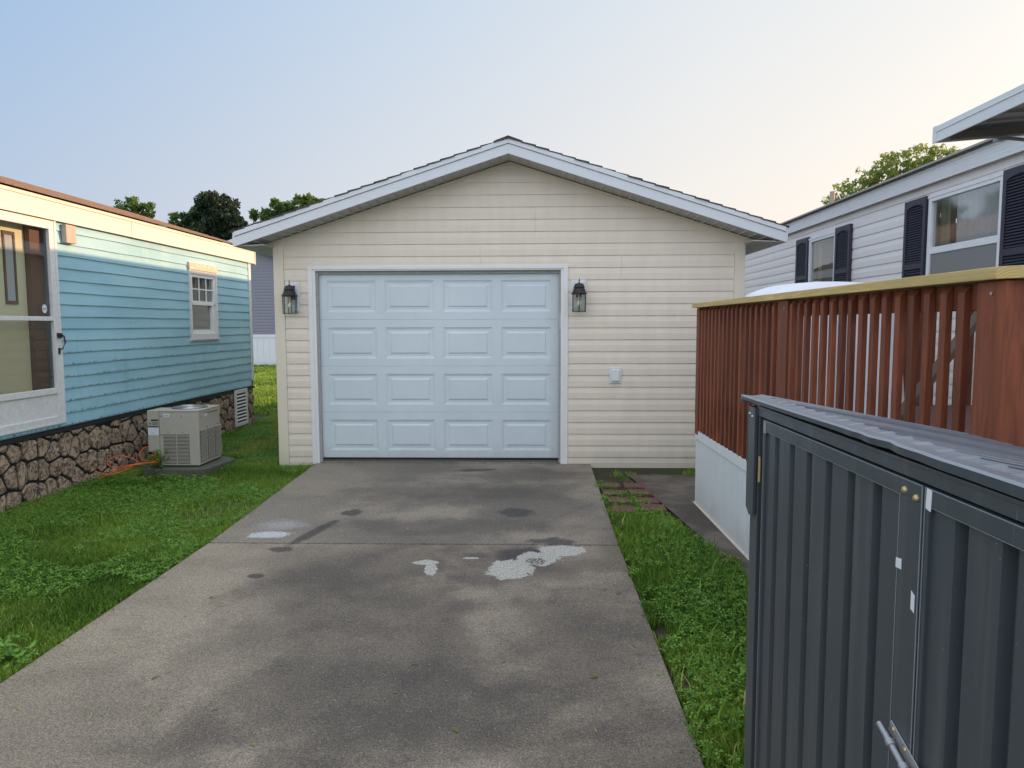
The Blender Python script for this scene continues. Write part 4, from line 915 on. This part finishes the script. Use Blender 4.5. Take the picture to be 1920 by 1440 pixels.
for wi, (a, b, z0, z1) in enumerate(wins):
    m = MB(); fwid = .055
    for q in ((a, a+fwid, z0, z1), (b-fwid, b, z0, z1), (a+fwid, b-fwid, z1-fwid, z1), (a+fwid, b-fwid, z0, z0+fwid)): m.box(WX-.034, WX+.03, *q)
    m.box(WX-.040, WX-.034, a-.01, b+.01, z1-.02, z1+.006)
    wo = m.build('window', 'whitevinyl', wh, bevel=.004)
    zm = 2.30 if wi else None
    if zm:
        B(WX-.026, WX+.016, a+fwid, b-fwid, zm-.035, zm+.03).build('meeting_rail', 'whitevinyl', wo, bevel=.003)
        PANE(WX-.008, a+.05, b-.05, zm, z1-.05).build('pane', 'windowglass', wo)
        B(WX-.018, WX-.0165, a+.05, b-.05, z0+.05, zm-.03).build('insect_screen', 'screen', wo)
    else: PANE(WX-.006, a+.05, b-.05, z0+.05, z1-.05).build('pane', 'dimglass', wo)
    cu = MB(); n = 60; w_ = (b-a)
    segs = ([(b-.20, b-.03, 'curtain'), (b-.26, b-.20, 'browntrim'), (a+.03, b-.28, 'sheet')] if wi else [(b-.16, b-.03, 'curtain'), (a+.03, b-.2, 'screen')])
    for s0, s1, mm in segs:
        cu = MB(); n = max(6, int((s1-s0)*60))
        for i in range(n):
            y_a, y_b = s0+(s1-s0)*i/n, s0+(s1-s0)*(i+1)/n; f_ = lambda y: WX+.09+.010*math.sin(y*70)+.006*math.sin(y*31)
            cu.quad((f_(y_a), y_a, z0), (f_(y_b), y_b, z0), (f_(y_b), y_b, z1), (f_(y_a), y_a, z1))
        cu.build('curtain', mm, wo, smooth=True)
def shutter(y0s, y1s, z0, z1, label):
    m = MB(); e = .048; x0, x1 = WX-.052, WX-.016; zr_ = z0+(z1-z0)*.40
    m.box(x0, x1, y0s, y0s+e, z0, z1); m.box(x0, x1, y1s-e, y1s, z0, z1)
    m.box(x0, x1, y0s+e, y1s-e, z0, z0+.07); m.box(x0, x1, y0s+e, y1s-e, zr_-.03, zr_+.03); m.box(x0, x1, y0s+e, y1s-e, z1-.06, z1)
    n = 10; yc = (y0s+y1s)/2; hw = (y1s-y0s)/2-e
    for i in range(n):                                     # arched head
        t0, t1 = -1+2*i/n, -1+2*(i+1)/n; h0_, h1_ = .03*t0*t0, .03*t1*t1
        m.prism([(x0, yc+hw*t0, z1-.0595), (x0, yc+hw*t1, z1-.0595), (x0, yc+hw*t1, z1-.062-h1_), (x0, yc+hw*t0, z1-.062-h0_)], (x1-x0, 0, 0))
    o = m.build('shutter', 'shutter', wh, bevel=.002); l_ = MB()
    for za, zb in ((z0+.07, zr_-.03), (zr_+.03, z1-.065)):
        k_ = za
        while k_ < zb-.012:
            l_.prism([(x0+.024, y0s+e, k_+.028), (x0+.005, y0s+e, k_+.006), (x0+.003, y0s+e, k_+.010), (x0+.022, y0s+e, k_+.032)], (0, y1s-y0s-2*e, 0)); k_ += .0255
    l_.box(x0+.027, x0+.030, y0s+e, y1s-e, z0+.07, z1-.06); l_.build('louvers', 'shutter', o); o['label'] = label
shutter(10.615, 11.07, 1.86, 2.825, 'dark navy shutter left of the small window'); shutter(9.225, 9.665, 1.86, 2.825, 'dark navy shutter right of the small window')
shutter(7.485, 7.90, 1.70, 2.86, 'dark navy shutter left of the large window'); shutter(5.86, 6.29, 1.70, 2.86, 'dark navy shutter right of the large window')
# metal awning over the deck
aw = thing('awning', (3.9, 4.0, 3.0), 'white edged metal awning bracketed from the white home above the deck', 'awning')
ax0, ay1, ay0_ = 2.80, 5.17, 1.9; zz = lambda x: 2.823+.075*(x-ax0)
mb = MB(); mb.box(ax0, ax0+.012, ay0_, ay1, 2.823, 2.932); mb.box(ax0-.006, ax0, ay0_, ay1, 2.890, 2.896)
mb.prism([(ax0, ay1, 2.823), (3.97, ay1, zz(3.97)), (3.97, ay1, zz(3.97)+.10), (ax0, ay1, 2.932)], (0, .012, 0)); mb.box(ax0-.006, ax0+.004, ay1-.03, ay1+.014, 2.82, 2.934); mb.build('edge_trim', 'fasciawhite', aw, bevel=.002)
mb = MB(); nP = 16
for k_ in range(nP):
    a, b = ay0_+(ay1-ay0_)*k_/nP, ay0_+(ay1-ay0_)*(k_+1)/nP
    mb.prism([(ax0+.012, a, 2.905), (3.97, a, zz(3.97)+.08), (3.97, a, zz(3.97)+.088), (ax0+.012, a, 2.913)], (0, b-a-.018, 0)); mb.prism([(ax0+.012, b-.018, 2.886), (3.97, b-.018, zz(3.97)+.06), (3.97, b-.018, zz(3.97)+.089), (ax0+.012, b-.018, 2.914)], (0, .018, 0))
mb.build('roof_pans', 'sealgrey', aw)
mb = MB(); mb.prism([(ax0+.10, ay1-.06, 2.835), (3.97, ay1-.06, zz(3.97)+.0), (3.97, ay1-.06, zz(3.97)+.045), (ax0+.10, ay1-.06, 2.880)], (0, .035, 0)); mb.build('crossbar', 'beigedark', aw)
mb = MB(); mb.tube([(3.22, ay1-.05, 2.845), (4.03, ay1-.35, 2.66)], .012, 8); mb.build('brace', 'galv', aw)
mb = MB(); mb.box(3.19, 3.25, ay1-.075, ay1-.02, 2.822, 2.850)
mb.build('bracket', 'galv', aw)
for x in (2.95, 3.05, 3.40): MB().tube([(x, ay1-.045, zz(x)+.01), (x, ay1-.045, zz(x)-.004)], .008, 8).build('bolt', 'galv', aw)

# ================================================================== DECK
DO = (1.435, 6.30, 0); DR_ = .014
dk = thing('deck', DO, 'raised deck with red stained balusters, new yellow cap rail and white skirt', 'deck', rz=DR_)
def DB_(*a): return MB().box(*a)
FX = 2.60
mb = MB(); nb = 28
for k_ in range(nb): y_a = -3.97+k_*3.97/nb; mb.box(.07, FX, y_a, y_a+3.97/nb-.006, .822, .85)
mb.build('floor_boards', 'deckboard', dk, local=True)
mb = DB_(.026, .065, -3.97, 0, .64, .82); mb.box(.075, FX, -.04, 0, .64, .82); mb.box(.075, FX, -3.97, -3.93, .64, .82); mb.build('rim_board', 'redwood', dk, local=True)
mb = DB_(.026, .064, -3.86, -.02, 1.612, 1.704); mb.box(.026, .064, -3.86, -.02, .90, .98); mb.build('rail', 'redwood', dk, local=True, bevel=.003)
# skirt
mb = DB_(.004, .030, -3.97, 0, .555, .632); mb.build('skirt_cap', 'whitevinyl', dk, local=True, bevel=.003)
mb = MB(); y_ = 0; 
while y_ > -3.85:
    for (a, b, o) in ((0, .025, 0), (.025, .030, .004), (.030, .058, 0), (.058, .063, .004), (.063, .088, 0), (.088, .093, .004), (.093, .118, 0), (.118, .124, .012)): mb.box(.012+o, .030, y_-b, y_-a, -.045, .555)
    y_ -= .124
for x0_ in np.arange(.03, FX, .124): mb.box(x0_, x0_+.119, -.03, -.012, -.045, .632); mb.box(x0_, x0_+.119, -3.97, -3.952, -.045, .632)
mb.build('skirt_panels', 'whitevinyl', dk, local=True)
mb = DB_(-.006, .026, -3.97, .004, -.045, -.018); mb.build('skirt_track', 'creamtrim', dk, local=True)
# posts
for (a, b, c, d) in ((-.002, .09, -.10, .0), (-.003, .088, -2.147, -1.992), (-.004, .088, -4.010, -3.862)):
    mb = DB_(a, b, c, d, .60, 1.705); p_ = mb.build('post', 'redwood', dk, local=True, bevel=.004)
mb = MB()
for yy, zz in ((-3.94, 1.665), (-2.11, 1.66), (-3.94, .72)): MB().tube([(-.0045, yy, zz), (-.009, yy, zz)], .006, 8).build('bolt', 'galv', dk, local=True)
nearb = DB_(.0885, .232, -4.012, -3.976, .62, 1.70).build('face_board', 'redwood', dk, local=True, bevel=.003)
for k_ in range(11):
    x0_ = .30+k_*.105; q_ = DB_(x0_, x0_+.036, -4.012, -3.977, .62, 1.70).build('baluster', 'redwood', dk, local=True)
DB_(.235, 1.5, -3.974, -3.936, 1.612, 1.704).build('rail', 'redwood', dk, local=True)
bal = None
ysL = [-.152-k_*.1083 for k_ in range(17)]+[-2.176-k_*.1047 for k_ in range(16)]
for i, yy in enumerate(ysL):
    if bal is None:
        m = MB(); m.prism([(0, 0, .0), (.025, 0, .0), (.025, 0, 1.067), (.022, 0, 1.067), (0, 0, 1.040)][::-1], (0, -.038, 0)); m.v = [(x, y, z+.636) for x, y, z in m.v]
        bal = m.build('baluster', 'redwood', dk, local=True, bevel=.0015); o = bal
    else: o = bal.copy(); COL.objects.link(o); o.parent = dk
    o.location = (rnd.uniform(-.001, .001), yy, rnd.uniform(-.003, .003)); o.rotation_euler = (rnd.uniform(-.002, .002), 0, rnd.uniform(-.03, .03))
mb = MB(); zc0, zc1 = 1.708, 1.747
mb.prism([(-.032, .05, zc0), (-.032, -3.998, zc0), (.010, -4.044, zc0), (.108, -4.044, zc0), (.108, .05, zc0)], (0, 0, zc1-zc0)); mb.build('cap_rail', 'yellowpine', dk, local=True, bevel=.003)
mb = MB(); mb.prism([(-.0327, -3.9985, zc0+.001), (.0095, -4.0447, zc0+.001), (.0095, -4.0447, zc1-.001), (-.0327, -3.9985, zc1-.001)], (.0015, .0015, 0)); mb.build('end_grain', 'endgrain', dk, local=True)
mb = DB_(.112, 1.6, -4.046, -3.905, zc0+.001, zc1+.002); mb.build('cap_rail', 'yellowpine', dk, local=True, bevel=.003)
mb = DB_(.112, FX, -.06, .05, zc0, zc1); mb.build('cap_rail', 'yellowpine', dk, local=True)
m = MB(); k_ = .16
while k_ < 2.4: m.box(k_, k_+.035, -.036, 0, .64, 1.70); k_ += .11
m.build('end_balusters', 'redwood', dk, local=True)
# pale cover over furniture on the deck
cv = MB(); n, lev = 64, 14; cxx, cyy = 2.17, 5.50
rings = []
for j in range(lev+1):
    t_ = j/lev
    for i in range(n):
        a = 2*math.pi*i/n; sq = (abs(math.cos(a))**3.5+abs(math.sin(a))**3.5)**(-1/3.5)
        if t_ < .5: rr_ = t_/.5; z = 1.885-.02*rr_-.07*rr_**4-.035*rr_*max(0, math.sin(a*2+1)); w_ = .01*math.sin(a*9)*rr_
        else: d = (t_-.5)/.5; rr_ = 1+.10*d; z = 1.80-.93*d-.035*max(0, math.sin(a*2+1))*(1-d); w_ = (.010+.05*d)*math.sin(a*11+2*math.sin(a*3))
        rings.append((cxx+(.50*rr_+w_)*sq*math.cos(a), cyy+(.42*rr_+w_)*sq*math.sin(a), z))
cv.add(rings, [(j*n+i, j*n+(i+1) % n, (j+1)*n+(i+1) % n, (j+1)*n+i) for j in range(lev) for i in range(n)])
tag(cv.build('furniture_cover', 'sheet', smooth=True), 'pale draped furniture cover on the deck behind the far railing', 'furniture cover')
mb = MB(); mb.prism([(1.945, 4.06, .852), (1.985, 4.06, .852), (2.72, 4.06, 1.86), (2.68, 4.06, 1.86)], (0, .09, 0))
tag(mb.build('leaning_board', 'bark', bevel=.003), 'dark weathered board slanting across the deck behind the near balusters', 'board')

# ================================================================== METAL STORAGE SHED (foreground)
SX, SBX = .70, 1.38; LY, RYs = 2.265, .30; LT = 1.338
sh = thing('storage_shed', (1.0, 1.3, 0), 'low dark grey corrugated metal storage shed with a dented lid', 'storage shed')
mb = MB(); mb.box(SX+.01, SBX, LY-.02, LY-.002, 0, 1.19); mb.prism([(SX+.01, LY-.02, 1.19), (SBX, LY-.02, 1.19), (SX+.01, LY-.02, 1.30)], (0, .018, 0)); mb.box(SX+.01, SBX, RYs, RYs+.02, 0, 1.19); mb.box(SBX-.015, SBX, RYs+.02, LY-.02, 0, 1.19)
mb.build('side_walls', 'shedgrey', sh)
mb = MB(); mb.box(SX-.004, SX+.028, LY-.075, LY-.004, 0, 1.286); mb.build('corner_column', 'shedgrey', sh, bevel=.002)
mb = MB(); mb.prism([(SX-.016, LY-.068, 1.310), (SX-.016, LY+.004, 1.310), (SX-.016, LY+.004, .985), (SX-.016, LY-.030, .965), (SX-.016, LY-.068, .975)], (.010, 0, 0)); mb.box(SX-.016, SX+.03, LY-.002, LY+.004, .985, 1.31)
cf = mb.build('corner_bracket', 'shedgrey', sh, bevel=.001)
mb = MB()
for yy, zz in ((LY-.020, 1.287), (LY-.045, 1.281)): mb.lathe((0, 0, 0), [(.0005, .005), (.004, .004), (.0055, 0)], 10)
mb.v = [(SX-.016-z, (LY-.020 if i < 30 else LY-.045)+x, (1.287 if i < 30 else 1.281)+y) for i, (x, y, z) in enumerate(mb.v)]
mb.build('bolts', 'galv', cf)
mb = MB(); mb.box(SX-.008, SX+.020, RYs, LY-.072, 1.2875, 1.3165); mb.box(SX-.010, SX-.006, RYs, LY-.072, 1.311, 1.3185); mb.build('header_bar', 'shedgrey', sh, bevel=.0015)
mb = B(SX-.006, SX+.02, RYs, LY, 0, .055); mb.build('base_rail', 'shedgrey', sh)
B(SX+.020, SX+.024, RYs+.02, LY-.02, .05, 1.31).build('inner_shade', 'black', sh)
def shed_door(ya, yb, label):
    top, bot = 1.2825, .07; x = SX
    m = MB(); m.box(x-.010, x+.010, ya, yb, top-.0320, top); m.box(x-.010, x+.010, ya, yb, bot, bot+.04); m.box(x-.0095, x+.010, ya, ya+.078, bot+.04, top-.032); m.box(x-.0095, x+.010, yb-.012, yb, bot+.04, top-.032)
    d_ = m.build('door', 'shedgrey', sh, bevel=.0015); d_['label'] = label
    c = MB(); y = yb-.012; pts = []
    while y > ya+.078:
        for dd, o in ((0, 0), (.066, 0), (.071, .020), (.097, .020), (.103, 0)):
            if y-dd > ya+.078: pts.append((y-dd, o))
        y -= .119
    pts.append((ya+.078, 0))
    for (p, o), (q, o2) in zip(pts, pts[1:]): c.quad((x-.002+o, p, bot+.04), (x-.002+o2, q, bot+.04), (x-.002+o2, q, top-.032), (x-.002+o, p, top-.032))
    c.build('corrugated_panel', 'shedgrey', d_)
    e_ = MB(); e_.box(x-.0112, x-.010, ya-.0006, ya+.002, bot, top); e_.box(x-.0108, x-.0098, ya+.076, ya+.0775, .45, top-.03); e_.box(x-.0106, x-.0098, ya+.078, yb-.012, top-.0328, top-.0318); e_.box(x-.0112, x-.010, yb-.002, yb, bot, top); e_.box(x-.0108, x-.0098, ya, yb, top-.0016, top+.0004); e_.build('worn_edge', 'shededge', d_)
    return d_
d1 = shed_door(1.258, 2.128, 'left shed door with hinge and two rivets'); d2 = shed_door(.34, 1.250, 'right shed door with a paper sticker')
for yy, zz in ((1.318, 1.262), (1.278, 1.256)):
    mb = MB(); s0 = len(mb.v); mb.lathe((0, 0, 0), [(.0005, .006), (.004, .0055), (.0065, .002), (.007, 0)], 12); mb.v[s0:] = [(SX-.0100-z, yy+x, zz+y) for x, y, z in mb.v[s0:]]; mb.build('rivet', 'brass', d1)

mb = MB(); mb.tube([(SX-.008, LY-.098, 1.085), (SX-.008, LY-.098, 1.165)], .0036, 8); mb.box(SX-.008, SX-.0065, LY-.106, LY-.090, 1.088, 1.162)
for k_ in range(1, 5): mb.tube([(SX-.008, LY-.098, 1.085+k_*.016), (SX-.008, LY-.098, 1.0865+k_*.016)], .0042, 8)
mb.build('hinge', 'brass', d1)
mb = B(SX-.012, SX-.0102, 2.104, 2.126, 1.245, 1.279); mb.build('hinge_leaf', 'galv', d1)
for ya, yb, za, zb, rr_ in ((1.318, 1.338, 1.108, 1.127, .1), (1.268, 1.280, 1.050, 1.084, -.2)):
    m = MB(); m.prism([(SX-.0112, ya, za+rr_*.02), (SX-.0112, yb, za), (SX-.0112, yb, zb), (SX-.0112, ya, zb+rr_*.03)], (.0008, 0, 0)); m.build('paper_scrap', 'stickerwhite', d1)
m = MB(); m.prism([(SX-.0112, 1.246, 1.246), (SX-.0112, 1.230, 1.243), (SX-.0112, 1.228, 1.281), (SX-.0112, 1.244, 1.282)], (.0008, 0, 0)); m.build('sticker', 'stickerwhite', d2)
# barrel bolt slanting across the door joint
m = MB(); a0 = Vector((SX-.013, 1.335, .788)); a1 = Vector((SX-.013, 1.215, .750)); dd = (a1-a0); nn = Vector((0, -dd.z, dd.y)).normalized()*-.016
pl = [a0+nn*1.4, a1+nn*1.4, a1-nn*.2, a0-nn*.2]; m.prism([tuple(p) for p in pl], (.003, 0, 0))
bb = m.build('barrel_bolt', 'galv', d1, bevel=.001)
m = MB(); m.tube([tuple(a0-dd*.12+Vector((-.010, 0, 0))-nn*.2), tuple(a1+dd*.1+Vector((-.010, 0, 0))-nn*.2)], .0062, 12)
for t_ in (.2, .62): p = a0+dd*t_+Vector((-.010, 0, 0))-nn*.2; m.tube([tuple(p), tuple(p+dd*.1)], .0088, 12)
m.build('bolt_rod', 'galv', bb, smooth=False)
for t_ in (.12, .48, .85):
    m = MB(); s0 = 0; p = a0+dd*t_+nn*.9; m.lathe((0, 0, 0), [(.0005, .003), (.003, .0025), (.0045, 0)], 10); m.v = [(SX-.0130-z, p.y+x, p.z+y) for x, y, z in m.v]; m.build('screw', 'brass', bb)
# lid with a bent front lip
def lipd(y):
    e = math.exp(-((y-1.42)/.10)**2); e2 = math.exp(-((y-1.19)/.05)**2); e3 = math.exp(-((y-1.36)/.02)**2)
    return (.0006*e-.0009*max(0, 1-abs(y-1.30)/.04)+.0003*math.sin(y*9)+.0009*max(0, 1-abs(y-1.37)/.03), -.003*e+.003*math.sin(y*60)*e-.003*e2+.004*e3)
m = MB(); ny = 300; cols = [(-.018, -.014), (-.019, -.003), (-.014, 0), (.0, -.0015)]
prev = None; back = SBX+.03
for i in range(ny+1):
    y = LY+.070-(LY+.07-RYs+.03)*i/ny; dz, dxx = lipd(y)
    ph = (y*1000 % 70)/70; ridge = .010*min(1, max(0, (ph-.02)/.10))*min(1, max(0, (.50-ph)/.10))*1.2
    gap = 0.007*min(1, max(0, (LY-y)/.9))
    row = []
    for ci, (cx_, cz) in enumerate(cols): row.append((SX+cx_+dxx, y, LT+cz+dz+gap-(.008*max(0, min(1, (1.7-y)/.8)) if ci == 0 else 0)))
    for t_ in (.03, .07, .15, .3, .45, .6, .75, .9, 1):
        x = SX+(back-SX)*t_; row.append((x, y, LT+gap*(1-t_)-.135*t_+dz*(1-t_)**3+ridge*(0 if t_ < .05 else 1)*.75+.001))
    row.append((back, y, LT-.160))
    m.v += row; w_ = len(row)
    if prev is not None:
        for k_ in range(w_-1): m.f.append((prev+k_, prev+k_+1, prev+w_+k_+1, prev+w_+k_)); m.mi.append(0 if k_ < 1 else 1)
    prev = len(m.v)-w_
wl = MB()  # pale strips on the lid ridges: painted-in reflection along with edge wear
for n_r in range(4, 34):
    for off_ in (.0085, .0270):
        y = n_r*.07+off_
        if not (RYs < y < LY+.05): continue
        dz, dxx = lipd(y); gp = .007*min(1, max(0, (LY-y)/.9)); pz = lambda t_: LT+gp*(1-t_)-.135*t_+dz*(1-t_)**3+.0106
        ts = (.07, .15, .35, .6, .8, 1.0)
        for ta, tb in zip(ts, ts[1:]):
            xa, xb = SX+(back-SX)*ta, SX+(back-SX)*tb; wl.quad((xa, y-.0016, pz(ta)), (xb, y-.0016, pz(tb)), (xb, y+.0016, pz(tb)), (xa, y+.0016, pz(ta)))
lid = m.build('lid', ['shedgrey', 'shedlid'], sh)
wl.build('ridge_wear_glint', 'shededge', lid)
m = MB(); m.prism([(SX-.018, LY+.071, LT-.022), (back, LY+.071, LT-.158), (back, LY+.071, LT-.130), (SX-.018, LY+.071, LT+.002)], (0, .004, 0)); m.build('side_lip', 'shedlid', lid)
m = MB()
for i in range(ny):
    y = LY+.070-(LY+.07-RYs+.03)*i/ny; y2 = LY+.070-(LY+.07-RYs+.03)*(i+1)/ny; (dz, dx_), (dz2, dx2) = lipd(y), lipd(y2); g1 = 0.007*min(1, max(0, (LY-y)/.9)); g2 = 0.007*min(1, max(0, (LY-y2)/.9))
    m.quad((SX-.0196+dx_, y, LT-.0035+dz+g1), (SX-.0196+dx2, y2, LT-.0035+dz2+g2), (SX-.0145+dx2, y2, LT+.0006+dz2+g2), (SX-.0145+dx_, y, LT+.0006+dz+g1))
m.build('worn_edge', 'shededge', lid)

# ================================================================== GREY HOUSE BEHIND
gh = thing('house', (-11.5, 27.5, 0), 'distant grey vinyl sided house with white skirt seen between the blue home and garage', 'house')
GHY = 27.5; pk, ex = -11.5, 5.0
mb = MB(); siding(mb, lambda u, v, o: (u, GHY-o, v), lambda v: pk-min(ex, (4.66-v)/.33), lambda v: pk+min(ex, (4.66-v)/.33), 1.20, 4.62, .1165, DUTCH, cuts=(3.01,)); mb.build('siding', 'greyvinyl', gh)
mb = MB(); mb.prism([(pk-ex, GHY+.003, 0), (pk+ex, GHY+.003, 0), (pk+ex, GHY+.003, 3.0), (pk, GHY+.003, 4.65), (pk-ex, GHY+.003, 3.0)], (0, 9, 0)); mb.build('wall', 'greyvinyl', gh)
mb = MB(); x = pk-ex
while x < pk+ex: mb.box(x, x+.2, GHY-.02, GHY, -.045, 1.08); mb.box(x+.2, x+.23, GHY-.008, GHY, -.045, 1.08); x += .23
mb.box(pk-ex, pk+ex, GHY-.035, GHY, 1.08, 1.20); mb.build('skirt', 'whitevinyl', gh)
for sg in (-1, 1):
    mb = MB(); pts = [(pk, GHY-.3, 4.86), (pk+sg*5.35, GHY-.3, 4.86-.33*5.35), (pk+sg*5.35, GHY-.3, 4.70-.33*5.35), (pk, GHY-.3, 4.70)]; mb.prism(pts if sg < 0 else pts[::-1], (0, .03, 0)); mb.build('rake_fascia', 'fasciawhite', gh)
    mb = MB(); pts = [(pk, GHY-.27, 4.87), (pk+sg*5.35, GHY-.27, 4.87-.33*5.35), (pk+sg*5.35, GHY-.27, 4.72-.33*5.35), (pk, GHY-.27, 4.72)]; mb.prism(pts if sg < 0 else pts[::-1], (0, 9.5, 0)); mb.build('roof', 'shingledark', gh)

# ================================================================== TREES
def tree(name, label, base, clumps, n, size, m, seed, h_tr, spread=1.0, up_=0, flat=.8):
    r_ = np.random.RandomState(seed); th = thing(name, base, label, 'tree', 'trees behind the houses'); V, T = [], []
    tot = sum(c[3]**2 for c in clumps)
    for c in clumps:
        k_ = int(n*c[3]**2/tot); d = r_.normal(size=(k_, 3)); d /= np.linalg.norm(d, axis=1)[:, None]
        sub = r_.normal(size=(26, 3)); sub /= np.linalg.norm(sub, axis=1)[:, None]
        ctr = sub*(r_.uniform(.45, 1.0, 26)[:, None]*c[3]); j = r_.randint(0, 26, k_)
        rad = c[3]*.30*r_.uniform(.15, 1, k_)**.6
        p = np.array(c[:3])+(ctr[j]+d*rad[:, None])*np.array([1, 1, flat]); tj = r_.uniform(0, .55, 26)[j]+.35*(ctr[j][:, 2] > c[3]*.3)*r_.rand(k_)
        a = r_.normal(size=(k_, 3)); a[:, 2] += up_; a /= np.linalg.norm(a, axis=1)[:, None]; b = np.cross(a, r_.normal(size=(k_, 3))); b /= np.linalg.norm(b, axis=1)[:, None]
        s_ = size*r_.uniform(.5, 1.4, k_)[:, None]
        V.append(np.stack([p-a*s_, p+b*s_*.45, p+a*s_, p-b*s_*.45], 1)); T.append(np.clip(tj+r_.uniform(0, .25, k_), 0, 1))
    V = np.concatenate(V); T = np.concatenate(T)
    leaf_mesh('crown', V.reshape(-1, 3), np.arange(len(V)*4).reshape(-1, 4), np.repeat(T, 4), m, th, base)
    tk = MB(); cz = np.mean([c[2] for c in clumps]); cx_ = np.mean([c[0] for c in clumps]); cy_ = np.mean([c[1] for c in clumps])
    top = (cx_, cy_, cz); mid = (base[0]*.4+cx_*.6, base[1]*.4+cy_*.6, cz*.55)
    tk.tube([base, mid, top], [h_tr, h_tr*.7, h_tr*.35], 9)
    for c in clumps: q0 = Vector(mid).lerp(Vector(top), .5); tk.tube([tuple(q0), tuple(q0.lerp(Vector(c[:3]), .55)+Vector((0, 0, .15*c[3]))), tuple(c[:3])], [h_tr*.4, h_tr*.22, h_tr*.08], 6)
    tk.build('trunk', 'bark', th)
TY = 40
tree('broadleaf_tree', 'small leafy treetop showing above the left end of the brown roof', (-22.3, TY, -.04), [(-22.85, TY, 8.1, .75), (-21.9, TY, 8.0, .8), (-22.3, TY, 6.6, 1.3), (-22.6, TY, 8.6, .35), (-21.6, TY, 7.1, .7)], 3600, .12, 'treeleaf', 2, .18)
tree('broadleaf_tree', 'yellowish leafy tree touching the left side of the dark pine', (-19.9, TY+1.5, -.04), [(-20.6, TY+1.5, 7.6, .75), (-19.6, TY+1.5, 7.7, .95), (-20.2, TY+1.5, 6.5, 1.3), (-19.0, TY+1.5, 7.9, .8)], 5200, .12, 'treeleaf', 5, .2)
tree('pine_tree', 'dark rounded pine rising behind the far end of the blue home', (-17.7, TY, -.04), [(-17.8, TY, 8.0, 1.15), (-18.5, TY, 7.2, 1.15), (-17.1, TY, 7.3, 1.15), (-17.8, TY+.3, 6.4, 1.6), (-16.5, TY, 6.4, .85), (-18.9, TY, 6.2, 1.0), (-16.1, TY, 5.7, .8), (-17.5, TY, 5.2, 1.5), (-18.4, TY, 8.1, .55), (-17.2, TY, 8.3, .6)], 30000, .11, 'coniferleaf', 9, .3, up_=1.0, flat=.95)
tree('broadleaf_tree', 'bushy leafy tree above the left slope of the garage roof', (-14.2, TY+2, -.04), [(-15.9, TY+2, 7.5, 1.0), (-14.7, TY+2, 8.2, .9), (-13.3, TY+2, 8.6, .9), (-14.0, TY+2, 6.6, 1.6), (-12.5, TY+2, 7.5, 1.0), (-15.9, TY+2, 6.2, .9)], 13000, .14, 'treeleaf', 13, .3)
tree('locust_tree', 'airy pale green tree rising behind the white home', (15.0, 30, -.04), [(12.2, 30, 6.55, .4), (13.0, 30, 6.95, .6), (13.8, 30, 7.5, .65), (14.8, 30, 8.1, .75), (15.8, 30, 8.35, .65), (16.8, 30, 8.4, .5), (14.4, 30, 7.3, .8), (15.8, 30, 7.6, .8)], 5200, .078, 'palleaf', 21, .10, flat=.85)

# fallen leaves and a broad weed at the lawn edge
lf = None
for i, (x, y, a, lab) in enumerate(((-1.86, 3.93, .4, 'small curled yellow green leaf on the left part of the driveway'), (-.30, 2.62, 2.2, 'small flat green leaf on the front middle of the driveway'),
        (.50, 4.05, 1.1, 'round green leaf near the right edge of the driveway'), (-.55, 3.15, 3.0, 'narrow green leaf in the middle of the driveway'), (.27, 3.05, .3, 'green leaf right of centre on the front slab'))):
    if lf is None:
        V = [(-.03, 0, .004), (-.012, .012, .008), (.012, .010, .010), (.03, 0, .005), (.012, -.010, .009), (-.012, -.012, .008), (-.045, .001, .004), (-.03, .0015, .004)]
        lf = leaf_mesh('fallen_leaf', V, np.array([[0, 5, 4, 3], [0, 3, 2, 1]]), [.55, .6, .6, .5, .6, .6, .3, .3], 'palleaf'); o = lf
    else: o = lf.copy(); COL.objects.link(o)
    o.location = (x, y, .001); o.rotation_euler = (0, 0, a); o.scale = (.55+.15*(i % 3),)*3
    tag(o, lab, 'leaf', 'fallen leaves on the driveway')
weed('broadleaf_weed', (-2.50, 3.18, -.03), 'clump of broad leaved weeds at the left lawn edge nearest the camera', 70, .09, seed=12, spread=.10)
